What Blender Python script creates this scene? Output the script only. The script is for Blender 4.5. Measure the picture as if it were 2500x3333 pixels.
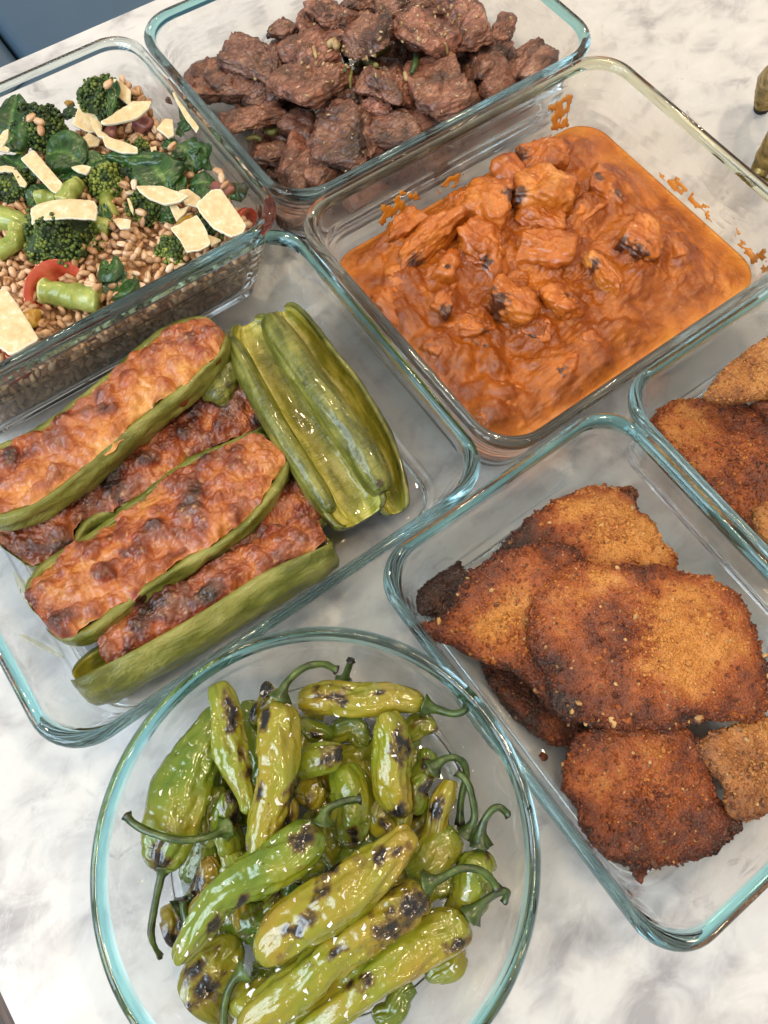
import bpy, bmesh, math, random
import numpy as np
from mathutils import Vector, Matrix
from mathutils.bvhtree import BVHTree

for o in list(bpy.data.objects):
    bpy.data.objects.remove(o)
S = bpy.context.scene
COL = S.collection
R = math.radians

# ------------------------------------------------------------------ camera
FPX, W0, H0 = 2399.25, 2500.0, 3333.0
CAM_ROT = (0.378187, -0.0197243, -0.6323808)
CAM_POS = Vector((0.0, 0.0, 0.36005))
cd = bpy.data.cameras.new('camera')
cd.sensor_fit = 'HORIZONTAL'
cd.sensor_width = 36.0
cd.lens = 36.0 * FPX / W0
cd.clip_start, cd.clip_end = 0.01, 50.0
cam = bpy.data.objects.new('camera', cd)
COL.objects.link(cam)
cam.location = CAM_POS
cam.rotation_euler = CAM_ROT
S.camera = cam
CM = cam.rotation_euler.to_matrix()

# ------------------------------------------------------------------ room light (world), window panes, ceiling lamps, added fill lamps
world = bpy.data.worlds.new('World')
S.world = world
world.use_nodes = True
bg = world.node_tree.nodes['Background']
bg.inputs[0].default_value = (1.0, 0.945, 0.88, 1)
bg.inputs[1].default_value = 0.42

def area_light(name, loc, target, sx, sy, energy, color, shape='RECTANGLE'):
    ld = bpy.data.lights.new(name, 'AREA')
    ld.shape = shape
    ld.size = sx
    ld.size_y = sy
    ld.energy = energy
    ld.color = color
    lo = bpy.data.objects.new(name, ld)
    COL.objects.link(lo)
    lo.location = loc
    d = (Vector(target) - Vector(loc)).normalized()
    lo.rotation_euler = d.to_track_quat('-Z', 'Y').to_euler()
    return lo

# a window of nine panes on the left of the counter, cool daylight
for i in range(3):
    for j in range(3):
        x, y = -1.15, 0.62 - i * 0.42
        z = 0.62 + j * 0.52
        area_light('window_pane_light', (x, y, z), (x + 1.0, y - 0.1, z - 0.40 - 0.15 * j), 0.30, 0.38, 3.0, (0.70, 0.86, 1.0))
# warm recessed ceiling lamps; the last two are fill, added to brighten front-facing sides
for (x, y, e) in [(1.45, 2.0, 7.5), (1.40, 0.95, 8.0), (0.02, 0.90, 5.5), (0.72, -0.16, 7.5), (-0.10, -0.02, 2.4), (-0.38, -1.35, 4.0), (0.55, -1.30, 5.0)]:
    area_light('ceiling_and_fill_light', (x, y, 1.75), (x * 0.8, y * 0.8, 0), 0.10, 0.10, e, (1.0, 0.78, 0.52), 'DISK')

S.view_settings.view_transform = 'Standard'
S.view_settings.look = 'None'
S.view_settings.exposure = 0.18
S.view_settings.gamma = 1.0
S.view_settings.use_curve_mapping = False
cy = S.cycles
cy.use_denoising = True
try:
    cy.denoiser = 'OPENIMAGEDENOISE'
    cy.denoising_input_passes = 'RGB_ALBEDO_NORMAL'
except Exception:
    pass
cy.max_bounces = 40
cy.diffuse_bounces = 4
cy.glossy_bounces = 32
cy.transmission_bounces = 36
cy.transparent_max_bounces = 16
cy.volume_bounces = 0
cy.blur_glossy = 0.6
cy.sample_clamp_indirect = 14.0
cy.caustics_reflective = True
cy.caustics_refractive = True

# ------------------------------------------------------------------ helpers
def at(px, py, z):
    """point on the plane z seen at photograph pixel (px, py) of the 2500 x 3333 picture"""
    d = CM @ Vector(((px - W0 / 2) / FPX, -(py - H0 / 2) / FPX, -1.0))
    t = (z - CAM_POS.z) / d.z
    return CAM_POS + d * t

def zoomer(ox, oy, s):
    def f(x, y, z):
        return at(ox + x / s, oy + y / s, z)
    f.k = s
    return f
zA = zoomer(0, 200, 1.8433)
zB = zoomer(550, 0, 1.2762)
zC1 = zoomer(1100, 400, 2.0114)
zC2 = zoomer(1700, 400, 2.0114)
zD = zoomer(0, 1000, 1.3272)
zE = zoomer(1250, 1000, 1.3272)
zE2 = zoomer(1250, 2083, 1.3272)
zG1 = zoomer(400, 2100, 1.7943)
zG2 = zoomer(1000, 2100, 1.7943)

def rng(seed):
    return np.random.RandomState(seed)

def _hash(ix, iy, iz, seed):
    h = (ix * 374761393 + iy * 668265263 + iz * 2147483647 + seed * 1274126177) & 0xffffffff
    h = ((h ^ (h >> 13)) * 1274126177) & 0xffffffff
    h = ((h ^ (h >> 16)) * 2246822519) & 0xffffffff
    return (h ^ (h >> 15)) & 0xffffffff

def noise(P, seed=0):
    """gradient noise, about -1..1"""
    P = np.asarray(P, float)
    i = np.floor(P).astype(np.int64)
    f = P - i
    u = f * f * f * (f * (f * 6 - 15) + 10)
    out = 0
    for dx in (0, 1):
        for dy in (0, 1):
            for dz in (0, 1):
                h = _hash(i[:, 0] + dx, i[:, 1] + dy, i[:, 2] + dz, seed)
                gx = ((h & 1023) / 511.5 - 1)
                gy = (((h >> 10) & 1023) / 511.5 - 1)
                gz = (((h >> 20) & 1023) / 511.5 - 1)
                d = gx * (f[:, 0] - dx) + gy * (f[:, 1] - dy) + gz * (f[:, 2] - dz)
                w = (u[:, 0] if dx else 1 - u[:, 0]) * (u[:, 1] if dy else 1 - u[:, 1]) * (u[:, 2] if dz else 1 - u[:, 2])
                out = out + w * d
    return out * 1.25

def fbm(P, seed=0, oct=4, gain=0.5, lac=2.1):
    P = np.asarray(P, float)
    a, s, t = 1.0, 0.0, 0.0
    for k in range(oct):
        s = s + a * noise(P * lac ** k + 17.3 * k, seed + k)
        t += a
        a *= gain
    return 2.0 * s / t

def ridged(P, seed=0, oct=3, gain=0.5):
    P = np.asarray(P, float)
    a, s, t = 1.0, 0.0, 0.0
    for k in range(oct):
        s = s + a * (1 - np.abs(noise(P * 2.0 ** k + 9.1 * k, seed + k)) * 2)
        t += a
        a *= gain
    return s / t

def worley(P, seed=0):
    """distance to the nearest feature point, cell size 1; also the cell's random value"""
    P = np.asarray(P, float)
    i = np.floor(P).astype(np.int64)
    best = np.full(len(P), 9.0)
    rnd = np.zeros(len(P))
    for dx in (-1, 0, 1):
        for dy in (-1, 0, 1):
            for dz in (-1, 0, 1):
                c = i + np.array([dx, dy, dz])
                h = _hash(c[:, 0], c[:, 1], c[:, 2], seed)
                q = c + np.stack([(h & 1023) / 1023.0, ((h >> 10) & 1023) / 1023.0, ((h >> 20) & 1023) / 1023.0], 1)
                d = np.linalg.norm(P - q, axis=1)
                m = d < best
                best = np.where(m, d, best)
                rnd = np.where(m, ((h >> 5) & 1023) / 1023.0, rnd)
    return best, rnd

def soft_lumps(A, B, lumps, k=2200.0):
    """height over the (A, B) surface of rounded lumps fused together; lumps: (a, b, ra, rb, angle, height)"""
    acc = np.ones(len(A))
    for (a, b, ra, rb, th, h) in lumps:
        R_ = max(ra, rb) * 1.3
        m = np.nonzero((np.abs(A - a) < R_) & (np.abs(B - b) < R_))[0]
        if len(m) == 0:
            continue
        da, db = A[m] - a, B[m] - b
        c, s = math.cos(th), math.sin(th)
        e = ((da * c + db * s) / ra) ** 2 + ((-da * s + db * c) / rb) ** 2
        hh = h * np.sqrt(np.clip(1 - e, 0, 1))
        acc[m] += np.exp(k * hh) - 1
    return np.log(acc) / k

def smooth01(x):
    x = np.clip(x, 0, 1)
    return x * x * (3 - 2 * x)

def mesh_data(name, V, F, mats=(), smooth=True, attrs=None, fmat=None):
    me = bpy.data.meshes.new(name)
    me.from_pydata([tuple(v) for v in np.asarray(V, float).tolist()], [], [tuple(f) for f in F])
    for m in mats:
        me.materials.append(m)
    if fmat is not None:
        me.polygons.foreach_set('material_index', np.asarray(fmat, np.int32))
    if smooth:
        me.polygons.foreach_set('use_smooth', np.ones(len(me.polygons), bool))
    for k, a in (attrs or {}).items():
        at_ = me.attributes.new(k, 'FLOAT', 'POINT')
        at_.data.foreach_set('value', np.asarray(a, np.float32))
    me.update()
    return me

def link(name, me, parent=None, loc=None):
    o = bpy.data.objects.new(name, me)
    COL.objects.link(o)
    if parent is not None:
        o.parent = parent
    if loc is not None:
        o.location = loc
    return o

def tag(o, label, cat, group=None, kind=None):
    if label:
        o['label'] = label
    if cat:
        o['category'] = cat
    if group:
        o['group'] = group
    if kind:
        o['kind'] = kind
    return o

def thing(name, label, cat, loc=(0, 0, 0), group=None):
    o = bpy.data.objects.new(name, None)
    o.empty_display_size = 0.01
    COL.objects.link(o)
    o.location = loc
    return tag(o, label, cat, group)

def localise(V, c=None):
    """centre vertices so that the object's origin sits at the base of the piece"""
    V = np.asarray(V, float)
    if c is None:
        c = np.array([V[:, 0].mean(), V[:, 1].mean(), V[:, 2].min()])
    return V - c, c

def ring_faces(n, k, closed=True, off=0, flip=False):
    """quads between k successive rings of n points"""
    F = []
    m = n if closed else n - 1
    for r in range(k - 1):
        for j in range(m):
            a = off + r * n + j
            b = off + r * n + (j + 1) % n
            q = (a, b, b + n, a + n)
            F.append(q[::-1] if flip else q)
    return F

_ico = {}
def ico(sub):
    if sub not in _ico:
        bm = bmesh.new()
        bmesh.ops.create_icosphere(bm, subdivisions=sub, radius=1.0)
        V = np.array([v.co[:] for v in bm.verts])
        F = [tuple(v.index for v in f.verts) for f in bm.faces]
        bm.free()
        _ico[sub] = (V / np.linalg.norm(V, axis=1)[:, None], F)
    return _ico[sub]

def rotz(a):
    c, s = math.cos(a), math.sin(a)
    return np.array([[c, -s, 0], [s, c, 0], [0, 0, 1.0]])

def euler(rx, ry, rz):
    return np.array(Matrix.Rotation(rz, 3, 'Z') @ Matrix.Rotation(ry, 3, 'Y') @ Matrix.Rotation(rx, 3, 'X'))

def rand_rot(r):
    q = r.normal(size=4)
    q /= np.linalg.norm(q)
    from mathutils import Quaternion
    return np.array(Quaternion(q.tolist()).to_matrix())

def catmull(P, n):
    """smooth curve through the points P, n samples"""
    P = np.asarray(P, float)
    Q = np.vstack([2 * P[0] - P[1], P, 2 * P[-1] - P[-2]])
    m = len(P) - 1
    u = np.linspace(0, m, n)
    i = np.minimum(u.astype(int), m - 1)
    t = (u - i)[:, None]
    a, b, c, d = Q[i], Q[i + 1], Q[i + 2], Q[i + 3]
    return 0.5 * (2 * b + (c - a) * t + (2 * a - 5 * b + 4 * c - d) * t ** 2 + (3 * b - a - 3 * c + d) * t ** 3)

def frames(C, up=(0, 0, 1)):
    """tangent, side and up vectors along the curve C"""
    T = np.gradient(C, axis=0)
    T /= np.linalg.norm(T, axis=1)[:, None] + 1e-12
    U = np.tile(np.asarray(up, float), (len(C), 1))
    Sd = np.cross(T, U)
    l = np.linalg.norm(Sd, axis=1)[:, None]
    Sd = np.where(l > 1e-4, Sd / np.maximum(l, 1e-9), np.array([1.0, 0, 0]))
    N = np.cross(Sd, T)
    return T, Sd, N

def tube(C, rad, n=10, up=(0, 0, 1), cap=True):
    """tube of radius rad(i) along C; returns verts and faces"""
    C = np.asarray(C, float)
    rad = np.broadcast_to(np.asarray(rad, float), (len(C),))
    T, Sd, N = frames(C, up)
    th = np.linspace(0, 2 * np.pi, n, endpoint=False)
    V = C[:, None] + rad[:, None, None] * (np.cos(th)[None, :, None] * Sd[:, None] + np.sin(th)[None, :, None] * N[:, None])
    V = V.reshape(-1, 3)
    F = ring_faces(n, len(C))
    if cap:
        F.append(tuple(range(n))[::-1])
        F.append(tuple(range((len(C) - 1) * n, len(C) * n)))
    return V, F

class Joined:
    """collects many small shapes into one mesh"""
    def __init__(self):
        self.V, self.F, self.A, self.n = [], [], [], 0
    def add(self, V, F, a=0.0):
        V = np.asarray(V, float)
        self.V.append(V)
        n = self.n
        self.F.extend([tuple(i + n for i in f) for f in F])
        self.A.append(np.broadcast_to(np.asarray(a, float), (len(V),)))
        self.n += len(V)
    def build(self, name, mat, parent=None, smooth=True, attr='tone'):
        V = np.vstack(self.V)
        V, c = localise(V) if parent is None else (V, None)
        o = link(name, mesh_data(name, V, self.F, [mat], smooth, {attr: np.concatenate(self.A)}), parent)
        if c is not None:
            o.location = c
        return o

# ------------------------------------------------------------------ materials
class NT:
    """small helper for node trees"""
    def __init__(self, name):
        self.m = bpy.data.materials.new(name)
        self.m.use_nodes = True
        self.t = self.m.node_tree
        self.b = self.t.nodes['Principled BSDF']
        self.out = self.t.nodes['Material Output']
    def n(self, typ, **kw):
        x = self.t.nodes.new(typ)
        for k, v in kw.items():
            setattr(x, k, v)
        return x
    def l(self, a, b):
        self.t.links.new(a, b)
    def val(self, x, v):
        if hasattr(v, 'node') or isinstance(v, bpy.types.NodeSocket):
            self.l(v, x)
        else:
            x.default_value = v
    def coord(self, kind='Object', scale=(1, 1, 1), rand=True):
        tc = self.n('ShaderNodeTexCoord')
        mp = self.n('ShaderNodeMapping')
        mp.inputs['Scale'].default_value = scale
        self.l(tc.outputs[kind], mp.inputs['Vector'])
        if rand:
            oi = self.n('ShaderNodeObjectInfo')
            mu = self.n('ShaderNodeMath', operation='MULTIPLY')
            self.l(oi.outputs['Random'], mu.inputs[0])
            mu.inputs[1].default_value = 37.0
            self.l(mu.outputs[0], mp.inputs['Location'])
        return mp.outputs[0]
    def noise(self, vec, scale, detail=4, rough=0.55, dist=0.0):
        x = self.n('ShaderNodeTexNoise')
        self.l(vec, x.inputs['Vector'])
        x.inputs['Scale'].default_value = scale
        x.inputs['Detail'].default_value = detail
        x.inputs['Roughness'].default_value = rough
        x.inputs['Distortion'].default_value = dist
        return x.outputs['Fac']
    def voro(self, vec, scale, feature='F1', out='Distance', rnd=1.0):
        x = self.n('ShaderNodeTexVoronoi', feature=feature)
        self.l(vec, x.inputs['Vector'])
        x.inputs['Scale'].default_value = scale
        x.inputs['Randomness'].default_value = rnd
        return x.outputs[out]
    def ramp(self, fac, stops, interp='LINEAR'):
        x = self.n('ShaderNodeValToRGB')
        x.color_ramp.interpolation = interp
        e = x.color_ramp.elements
        while len(e) > len(stops):
            e.remove(e[-1])
        while len(e) < len(stops):
            e.new(0.5)
        for k, (p, c) in enumerate(stops):
            e[k].position = p
            if isinstance(c, (int, float)):
                c = (c, c, c)
            e[k].color = (*c, 1)
        self.l(fac, x.inputs[0])
        return x.outputs[0]
    def mix(self, fac, a, b, blend='MIX'):
        x = self.n('ShaderNodeMix', data_type='RGBA', blend_type=blend)
        self.val(x.inputs['Factor'], fac)
        for s, v in ((x.inputs[6], a), (x.inputs[7], b)):
            if isinstance(v, bpy.types.NodeSocket):
                self.l(v, s)
            else:
                s.default_value = (*v, 1) if len(v) == 3 else v
        return x.outputs[2]
    def math(self, op, a, b=0.0, c=None, clamp=False):
        x = self.n('ShaderNodeMath', operation=op, use_clamp=clamp)
        self.val(x.inputs[0], a)
        self.val(x.inputs[1], b)
        if c is not None:
            self.val(x.inputs[2], c)
        return x.outputs[0]
    def attr(self, name):
        x = self.n('ShaderNodeAttribute', attribute_name=name)
        return x.outputs['Fac']
    def rand(self):
        return self.n('ShaderNodeObjectInfo').outputs['Random']
    def bump(self, h, strength=0.5, dist=0.001, prev=None):
        x = self.n('ShaderNodeBump')
        x.inputs['Strength'].default_value = strength
        x.inputs['Distance'].default_value = dist
        self.l(h, x.inputs['Height'])
        if prev is not None:
            self.l(prev, x.inputs['Normal'])
        return x.outputs[0]
    def set(self, color=None, rough=None, normal=None, **kw):
        if color is not None:
            s = self.b.inputs['Base Color']
            if isinstance(color, bpy.types.NodeSocket):
                self.l(color, s)
            else:
                s.default_value = (*color, 1)
        if rough is not None:
            self.val(self.b.inputs['Roughness'], rough)
        if normal is not None:
            self.l(normal, self.b.inputs['Normal'])
        for k, v in kw.items():
            self.val(self.b.inputs[k.replace('_', ' ')], v)
        return self.m
# ------------------------------------------------------------------ countertop, floor, chair
def mat_marble():
    t = NT('marble')
    v = t.coord('Object', rand=False)
    vn = t.n('ShaderNodeMapping')
    vn.inputs['Rotation'].default_value = (0, 0, -0.5)
    vn.inputs['Scale'].default_value = (1, 1.45, 1)
    t.l(v, vn.inputs['Vector'])
    d = vn.outputs[0]
    big = t.noise(d, 10.0, 4, 0.55, 0.5)
    pat = t.noise(d, 40.0, 4, 0.58, 0.5)
    s = t.math('ADD', t.math('MULTIPLY', big, 0.5), t.math('MULTIPLY', pat, 0.5))
    base = t.ramp(s, [(0.36, (0.36, 0.348, 0.36)), (0.44, (0.52, 0.51, 0.512)), (0.51, (0.64, 0.63, 0.622)), (0.62, (0.70, 0.692, 0.68))])
    # small darker smudges and a few pale hairlines
    sm = t.ramp(t.noise(d, 34.0, 4, 0.6, 1.4), [(0.60, 0.0), (0.72, 1.0)])
    msk = t.ramp(t.noise(v, 11.0, 2), [(0.46, 0.0), (0.60, 1.0)])
    c = t.mix(t.math('MULTIPLY', t.math('MULTIPLY', sm, msk), 0.7), base, (0.25, 0.24, 0.265))
    w = t.noise(d, 20.0, 6, 0.7, 0.7)
    line = t.ramp(t.math('ABSOLUTE', t.math('SUBTRACT', w, 0.5)), [(0.0, 1.0), (0.006, 0.4), (0.02, 0.0)])
    c = t.mix(t.math('MULTIPLY', t.math('MULTIPLY', line, msk), 0.22), c, (0.90, 0.90, 0.90))
    rg = t.ramp(t.noise(v, 40.0, 3), [(0.3, 0.10), (0.7, 0.20)])
    return t.set(c, rg, None, Specular_IOR_Level=0.5)

def rounded_slab(x0, x1, y0, y1, profile):
    """slab with a moulded edge: profile is (outset, z) from the top inwards to the underside"""
    rings = []
    for o, z in profile:
        r = 0.006 + max(o, 0)
        pts = []
        for (cx, cy, a0) in ((x1, y1, 0), (x0, y1, 90), (x0, y0, 180), (x1, y0, 270)):
            for k in range(5):
                a = R(a0 + k * 22.5)
                pts.append((cx + o * 0 + math.cos(a) * r - math.copysign(0.006, cx - (x0 + x1) / 2), cy + math.sin(a) * r - math.copysign(0.006, cy - (y0 + y1) / 2), z))
        rings.append(pts)
    V = np.array([p for r_ in rings for p in r_])
    n = len(rings[0])
    F = ring_faces(n, len(rings), flip=True)
    F.append(tuple(range(n)))
    F.append(tuple(range((len(rings) - 1) * n, len(rings) * n))[::-1])
    return V, F

MARBLE = mat_marble()
prof = [(-0.0135, 0.0), (-0.0105, -0.0003), (-0.0085, -0.0013), (-0.0075, -0.0026), (-0.0070, -0.0040), (-0.0040, -0.0040), (-0.0015, -0.0046), (0.0, -0.0065), (0.0005, -0.009), (0.0005, -0.030), (-0.002, -0.033)]
V, F = rounded_slab(-0.165, 1.25, -0.75, 0.527, prof)
me = mesh_data('countertop', V, F, [MARBLE], True)
counter = link('countertop', me)
tag(counter, 'white marble countertop with soft grey veins under the glass dishes', None, None, 'structure')
mod = counter.modifiers.new('bevel_normals', 'WEIGHTED_NORMAL')
mod.keep_sharp = True

def box(x0, x1, y0, y1, z0, z1, bev=0.0, seg=2):
    bm = bmesh.new()
    bmesh.ops.create_cube(bm, size=1.0)
    for v in bm.verts:
        v.co = Vector(((x0 + x1) / 2 + v.co.x * (x1 - x0), (y0 + y1) / 2 + v.co.y * (y1 - y0), (z0 + z1) / 2 + v.co.z * (z1 - z0)))
    if bev:
        bmesh.ops.bevel(bm, geom=list(bm.edges), offset=bev, segments=seg, affect='EDGES', profile=0.5)
    V = np.array([v.co[:] for v in bm.verts])
    bm.verts.index_update()
    F = [tuple(v.index for v in f.verts) for f in bm.faces]
    bm.free()
    return V, F

# dark wooden floor far below the counter, plank by plank near the corner that shows
t = NT('dark_wood')
v = t.coord('Object', (1, 1, 1))
g = t.noise(v, 9.0, 5, 0.6, 0.4)
mp = t.n('ShaderNodeMapping')
mp.inputs['Scale'].default_value = (40, 2.5, 10)
t.l(v, mp.inputs['Vector'])
gr = t.noise(mp.outputs[0], 3.0, 5, 0.65, 0.6)
c = t.ramp(gr, [(0.3, (0.05, 0.030, 0.022)), (0.55, (0.10, 0.062, 0.045)), (0.75, (0.24, 0.14, 0.085))])
WOOD = t.set(c, 0.45, t.bump(gr, 0.2, 0.001))
V, F = box(-2.2, 2.4, -2.0, 2.6, -0.93, -0.905)
floor = link('floor', mesh_data('floor', V, F, [WOOD], False))
tag(floor, None, None, None, 'structure')
V, F = box(-0.0575, 0.0575, -0.6, 0.6, 0, 0.012, 0.0015, 1)
pm = mesh_data('plank', V, F, [WOOD], False)
for i in range(10):
    for j in range(2):
        p = link('plank', pm, floor, (-0.95 + i * 0.119, -0.55 + j * 1.206 + (0.3 if i % 2 else 0), -0.9045))
        p['kind'] = 'structure'

# blue leather stool beyond the far edge of the counter
t = NT('blue_leather')
v = t.coord('Object', rand=False)
gr = t.voro(v, 900.0)
c = t.mix(t.noise(v, 14.0, 3), (0.040, 0.078, 0.125), (0.065, 0.115, 0.175))
LEATHER = t.set(c, 0.42, t.bump(gr, 0.25, 0.0006))
t = NT('blue_thread')
THREAD = t.set((0.10, 0.17, 0.24), 0.7)
seat_at = at(150, 60, -0.22)
chair = thing('stool', 'blue leather stool with a stitched seam beyond the marble counter', 'stool', (0.0, 0.0, 0.0))
V, F = box(0.112, 0.62, 0.56, 1.15, -0.22, -0.10, 0.016, 4)
link('seat', mesh_data('seat', V, F, [LEATHER]), chair)
V, F = box(-0.42, 0.110, 0.56, 1.15, -0.22, -0.103, 0.016, 4)
link('seat_wing', mesh_data('seat_wing', V, F, [LEATHER]), chair)
J = Joined()
for k in range(90):
    y = 0.58 + k * 0.0060
    V, F = tube(np.array([[0.0885, y, -0.1033], [0.0885, y + 0.0019, -0.1023], [0.0885, y + 0.0038, -0.1033]]), 0.0006, 6, (1, 0, 0))
    J.add(V, F)
st = J.build('stitching', THREAD, chair)
V, F = box(-0.30, 0.50, 0.66, 1.05, -0.30, -0.222, 0.01, 2)
link('seat_base', mesh_data('seat_base', V, F, [LEATHER]), chair)
t = NT('dark_leg_wood')
LEGW = t.set((0.05, 0.032, 0.022), 0.4)
for (x, y) in ((-0.24, 0.72), (0.44, 0.72), (-0.24, 0.93), (0.44, 0.93)):
    V, F = box(x - 0.02, x + 0.02, y - 0.02, y + 0.02, -0.893, -0.302, 0.004, 2)
    link('leg', mesh_data('leg', V, F, [LEGW]), chair)
# ------------------------------------------------------------------ glass dishes
def mat_glass(name, col):
    t = NT(name)
    t.b.inputs['Base Color'].default_value = (*col, 1)
    t.b.inputs['Roughness'].default_value = 0.0
    t.b.inputs['IOR'].default_value = 1.45
    t.b.inputs['Transmission Weight'].default_value = 1.0
    return t.m
BODY = mat_glass('clear_glass', (0.995, 1.0, 0.998))
RIM_TEAL = mat_glass('teal_glass_rim', (0.40, 0.81, 0.84))
RIM_DEEP = mat_glass('deep_teal_glass_rim', (0.40, 0.72, 0.74))
RIM_CLEAR = mat_glass('clear_glass_rim', (0.80, 0.88, 0.86))
RIM_OLIVE = mat_glass('olive_glass_rim', (0.76, 0.78, 0.62))

def rr_loop(w, d, r, nc=10, ns=6):
    """rounded rectangle outline, counter-clockwise"""
    hw, hd = w / 2, d / 2
    pts = []
    cs = [(hw - r, hd - r, 0), (-hw + r, hd - r, 90), (-hw + r, -hd + r, 180), (hw - r, -hd + r, 270)]
    for i, (cx, cy, a0) in enumerate(cs):
        for k in range(nc + 1):
            a = R(a0 + 90.0 * k / nc)
            pts.append((cx + r * math.cos(a), cy + r * math.sin(a)))
        nx, ny, na = cs[(i + 1) % 4]
        ex, ey = pts[-1]
        a = R(na)
        sx, sy = nx + r * math.cos(a), ny + r * math.sin(a)
        for k in range(1, ns):
            u = k / ns
            pts.append((ex + (sx - ex) * u, ey + (sy - ey) * u))
    return np.array(pts)

def dish_profile(H, ins, wall=0.0040, ridges=True):
    """(inset, z) from the centre of the underside, up the outside, over the rim, down inside"""
    P = []
    # underside with a low foot
    P += [(ins + 0.020, 0.0014), (ins + 0.010, 0.0013), (ins + 0.006, 0.0007), (ins + 0.003, 0.0006)]
    # bottom curve
    for k in range(0, 7):
        a = R(90.0 * k / 6)
        P.append((ins - 0.0005 + 0.0045 * (1 - math.sin(a)) - 0.001 * k / 6, 0.0006 + 0.007 * (1 - math.cos(a))))
    zb, zt = 0.009, H - 0.0085
    ib, it = ins - 0.0018, 0.0022
    for k in range(1, 8):
        u = k / 8
        P.append((ib + (it - ib) * u, zb + (zt - zb) * u))
    # moulded rim bead
    RIM0 = len(P)
    P += [(0.0016, H - 0.0072), (0.0004, H - 0.0058), (0.0, H - 0.0040), (0.0001, H - 0.0022), (0.0008, H - 0.0008), (0.0019, H - 0.0001), (0.0030, H - 0.0001), (0.0042, H - 0.0008), (0.0049, H - 0.0020), (0.0052, H - 0.0036), (0.0054, H - 0.0054)]
    RIM1 = len(P) - 1
    zt2 = H - 0.0075
    ib2, it2 = ins + wall - 0.0018, 0.0022 + wall
    for k in range(0, 25):
        u = 1 - k / 26
        z = 0.012 + (zt2 - 0.012) * u
        b = 0.0
        if ridges:
            for uc in (0.50, 0.63, 0.76):
                b = max(b, 0.00035 * math.exp(-((u - uc) / 0.022) ** 2))
        P.append((ib2 + (it2 - ib2) * u + b, z))
    for k in range(1, 7):
        a = R(90.0 * k / 6)
        P.append((ib2 + 0.0075 * (1 - math.cos(a)), 0.0052 + 0.0068 * (1 - math.sin(a))))
    P += [(ib2 + 0.014, 0.0047), (ib2 + 0.026, 0.0046)]
    return P, RIM0, RIM1

def revolve_parts(o, rings, r0, r1, mat):
    """body as the object's own mesh, the rim as a child that shares the body's edge loops"""
    n = len(rings[0])
    V = np.vstack(rings)
    F = [f for k, f in enumerate(ring_faces(n, len(rings))) if not (r0 <= k // n < r1)]
    V = np.vstack([V, [[0, 0, rings[0][0, 2]], [0, 0, rings[-1][0, 2]]]])
    c0, c1 = len(V) - 2, len(V) - 1
    off = (len(rings) - 1) * n
    for j in range(n):
        F.append((c0, (j + 1) % n, j))
        F.append((c1, off + j, off + (j + 1) % n))
    # drop the vertices that only the rim uses
    used = np.zeros(len(V), bool)
    for f in F:
        used[list(f)] = True
    idx = np.cumsum(used) - 1
    body = mesh_data(o, V[used], [tuple(int(idx[i]) for i in f) for f in F], [BODY])
    rim = mesh_data('rim', np.vstack(rings[r0:r1 + 1]), ring_faces(n, r1 - r0 + 1), [mat])
    return body, rim

def glass_dish(name, label, q, H, ins, mat, ridges=True):
    cx, cy, w, d, a, r = q
    prof, r0, r1 = dish_profile(H, ins, ridges=ridges)
    rings = []
    for (i, z) in prof:
        rr = max(r - i * 0.25, 0.008)
        L = rr_loop(w - 2 * i, d - 2 * i, rr)
        rings.append(np.c_[L, np.full(len(L), z)])
    body, rim = revolve_parts(name, rings, r0, r1, mat)
    o = link(name, body, None, (cx, cy, 0))
    link('rim', rim, o)
    o.rotation_euler.z = a
    tag(o, label, 'glass dish', 'rectangular glass dishes of food')
    return o

DISH = {
 'A': (0.0257, 0.3399, 0.2150, 0.1731, -0.0027, 0.0200),
 'B': (0.2531, 0.3504, 0.2306, 0.1753, -0.0072, 0.0247),
 'C': (0.2430, 0.1669, 0.2230, 0.1757, -0.0022, 0.0225),
 'D': (0.0214, 0.1717, 0.2238, 0.1833, -0.0098, 0.0236),
 'E': (0.1278, -0.0168, 0.1468, 0.1916, 0.0, 0.0213),
 'F': (0.2861, -0.0195, 0.1700, 0.2000, -0.0096, 0.0224)}
glass_dish('glass_dish', 'deep clear glass dish holding the farro and broccoli salad', DISH['A'], 0.063, 0.0145, RIM_CLEAR)
glass_dish('glass_dish', 'teal rimmed glass dish heaped with brown steak chunks', DISH['B'], 0.055, 0.012, RIM_DEEP)
glass_dish('glass_dish', 'deep warm tinted glass dish holding the orange chicken curry', DISH['C'], 0.063, 0.014, RIM_OLIVE)
glass_dish('glass_dish', 'teal rimmed glass dish holding cheesy stuffed green peppers', DISH['D'], 0.055, 0.012, RIM_TEAL, False)
glass_dish('glass_dish', 'teal rimmed glass dish with a stack of brown breaded cutlets, beside the round bowl', DISH['E'], 0.055, 0.012, RIM_TEAL, False)
glass_dish('glass_dish', 'teal rimmed glass dish with pale folded cutlet, cut off by the right edge', DISH['F'], 0.055, 0.012, RIM_TEAL, False)

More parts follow.
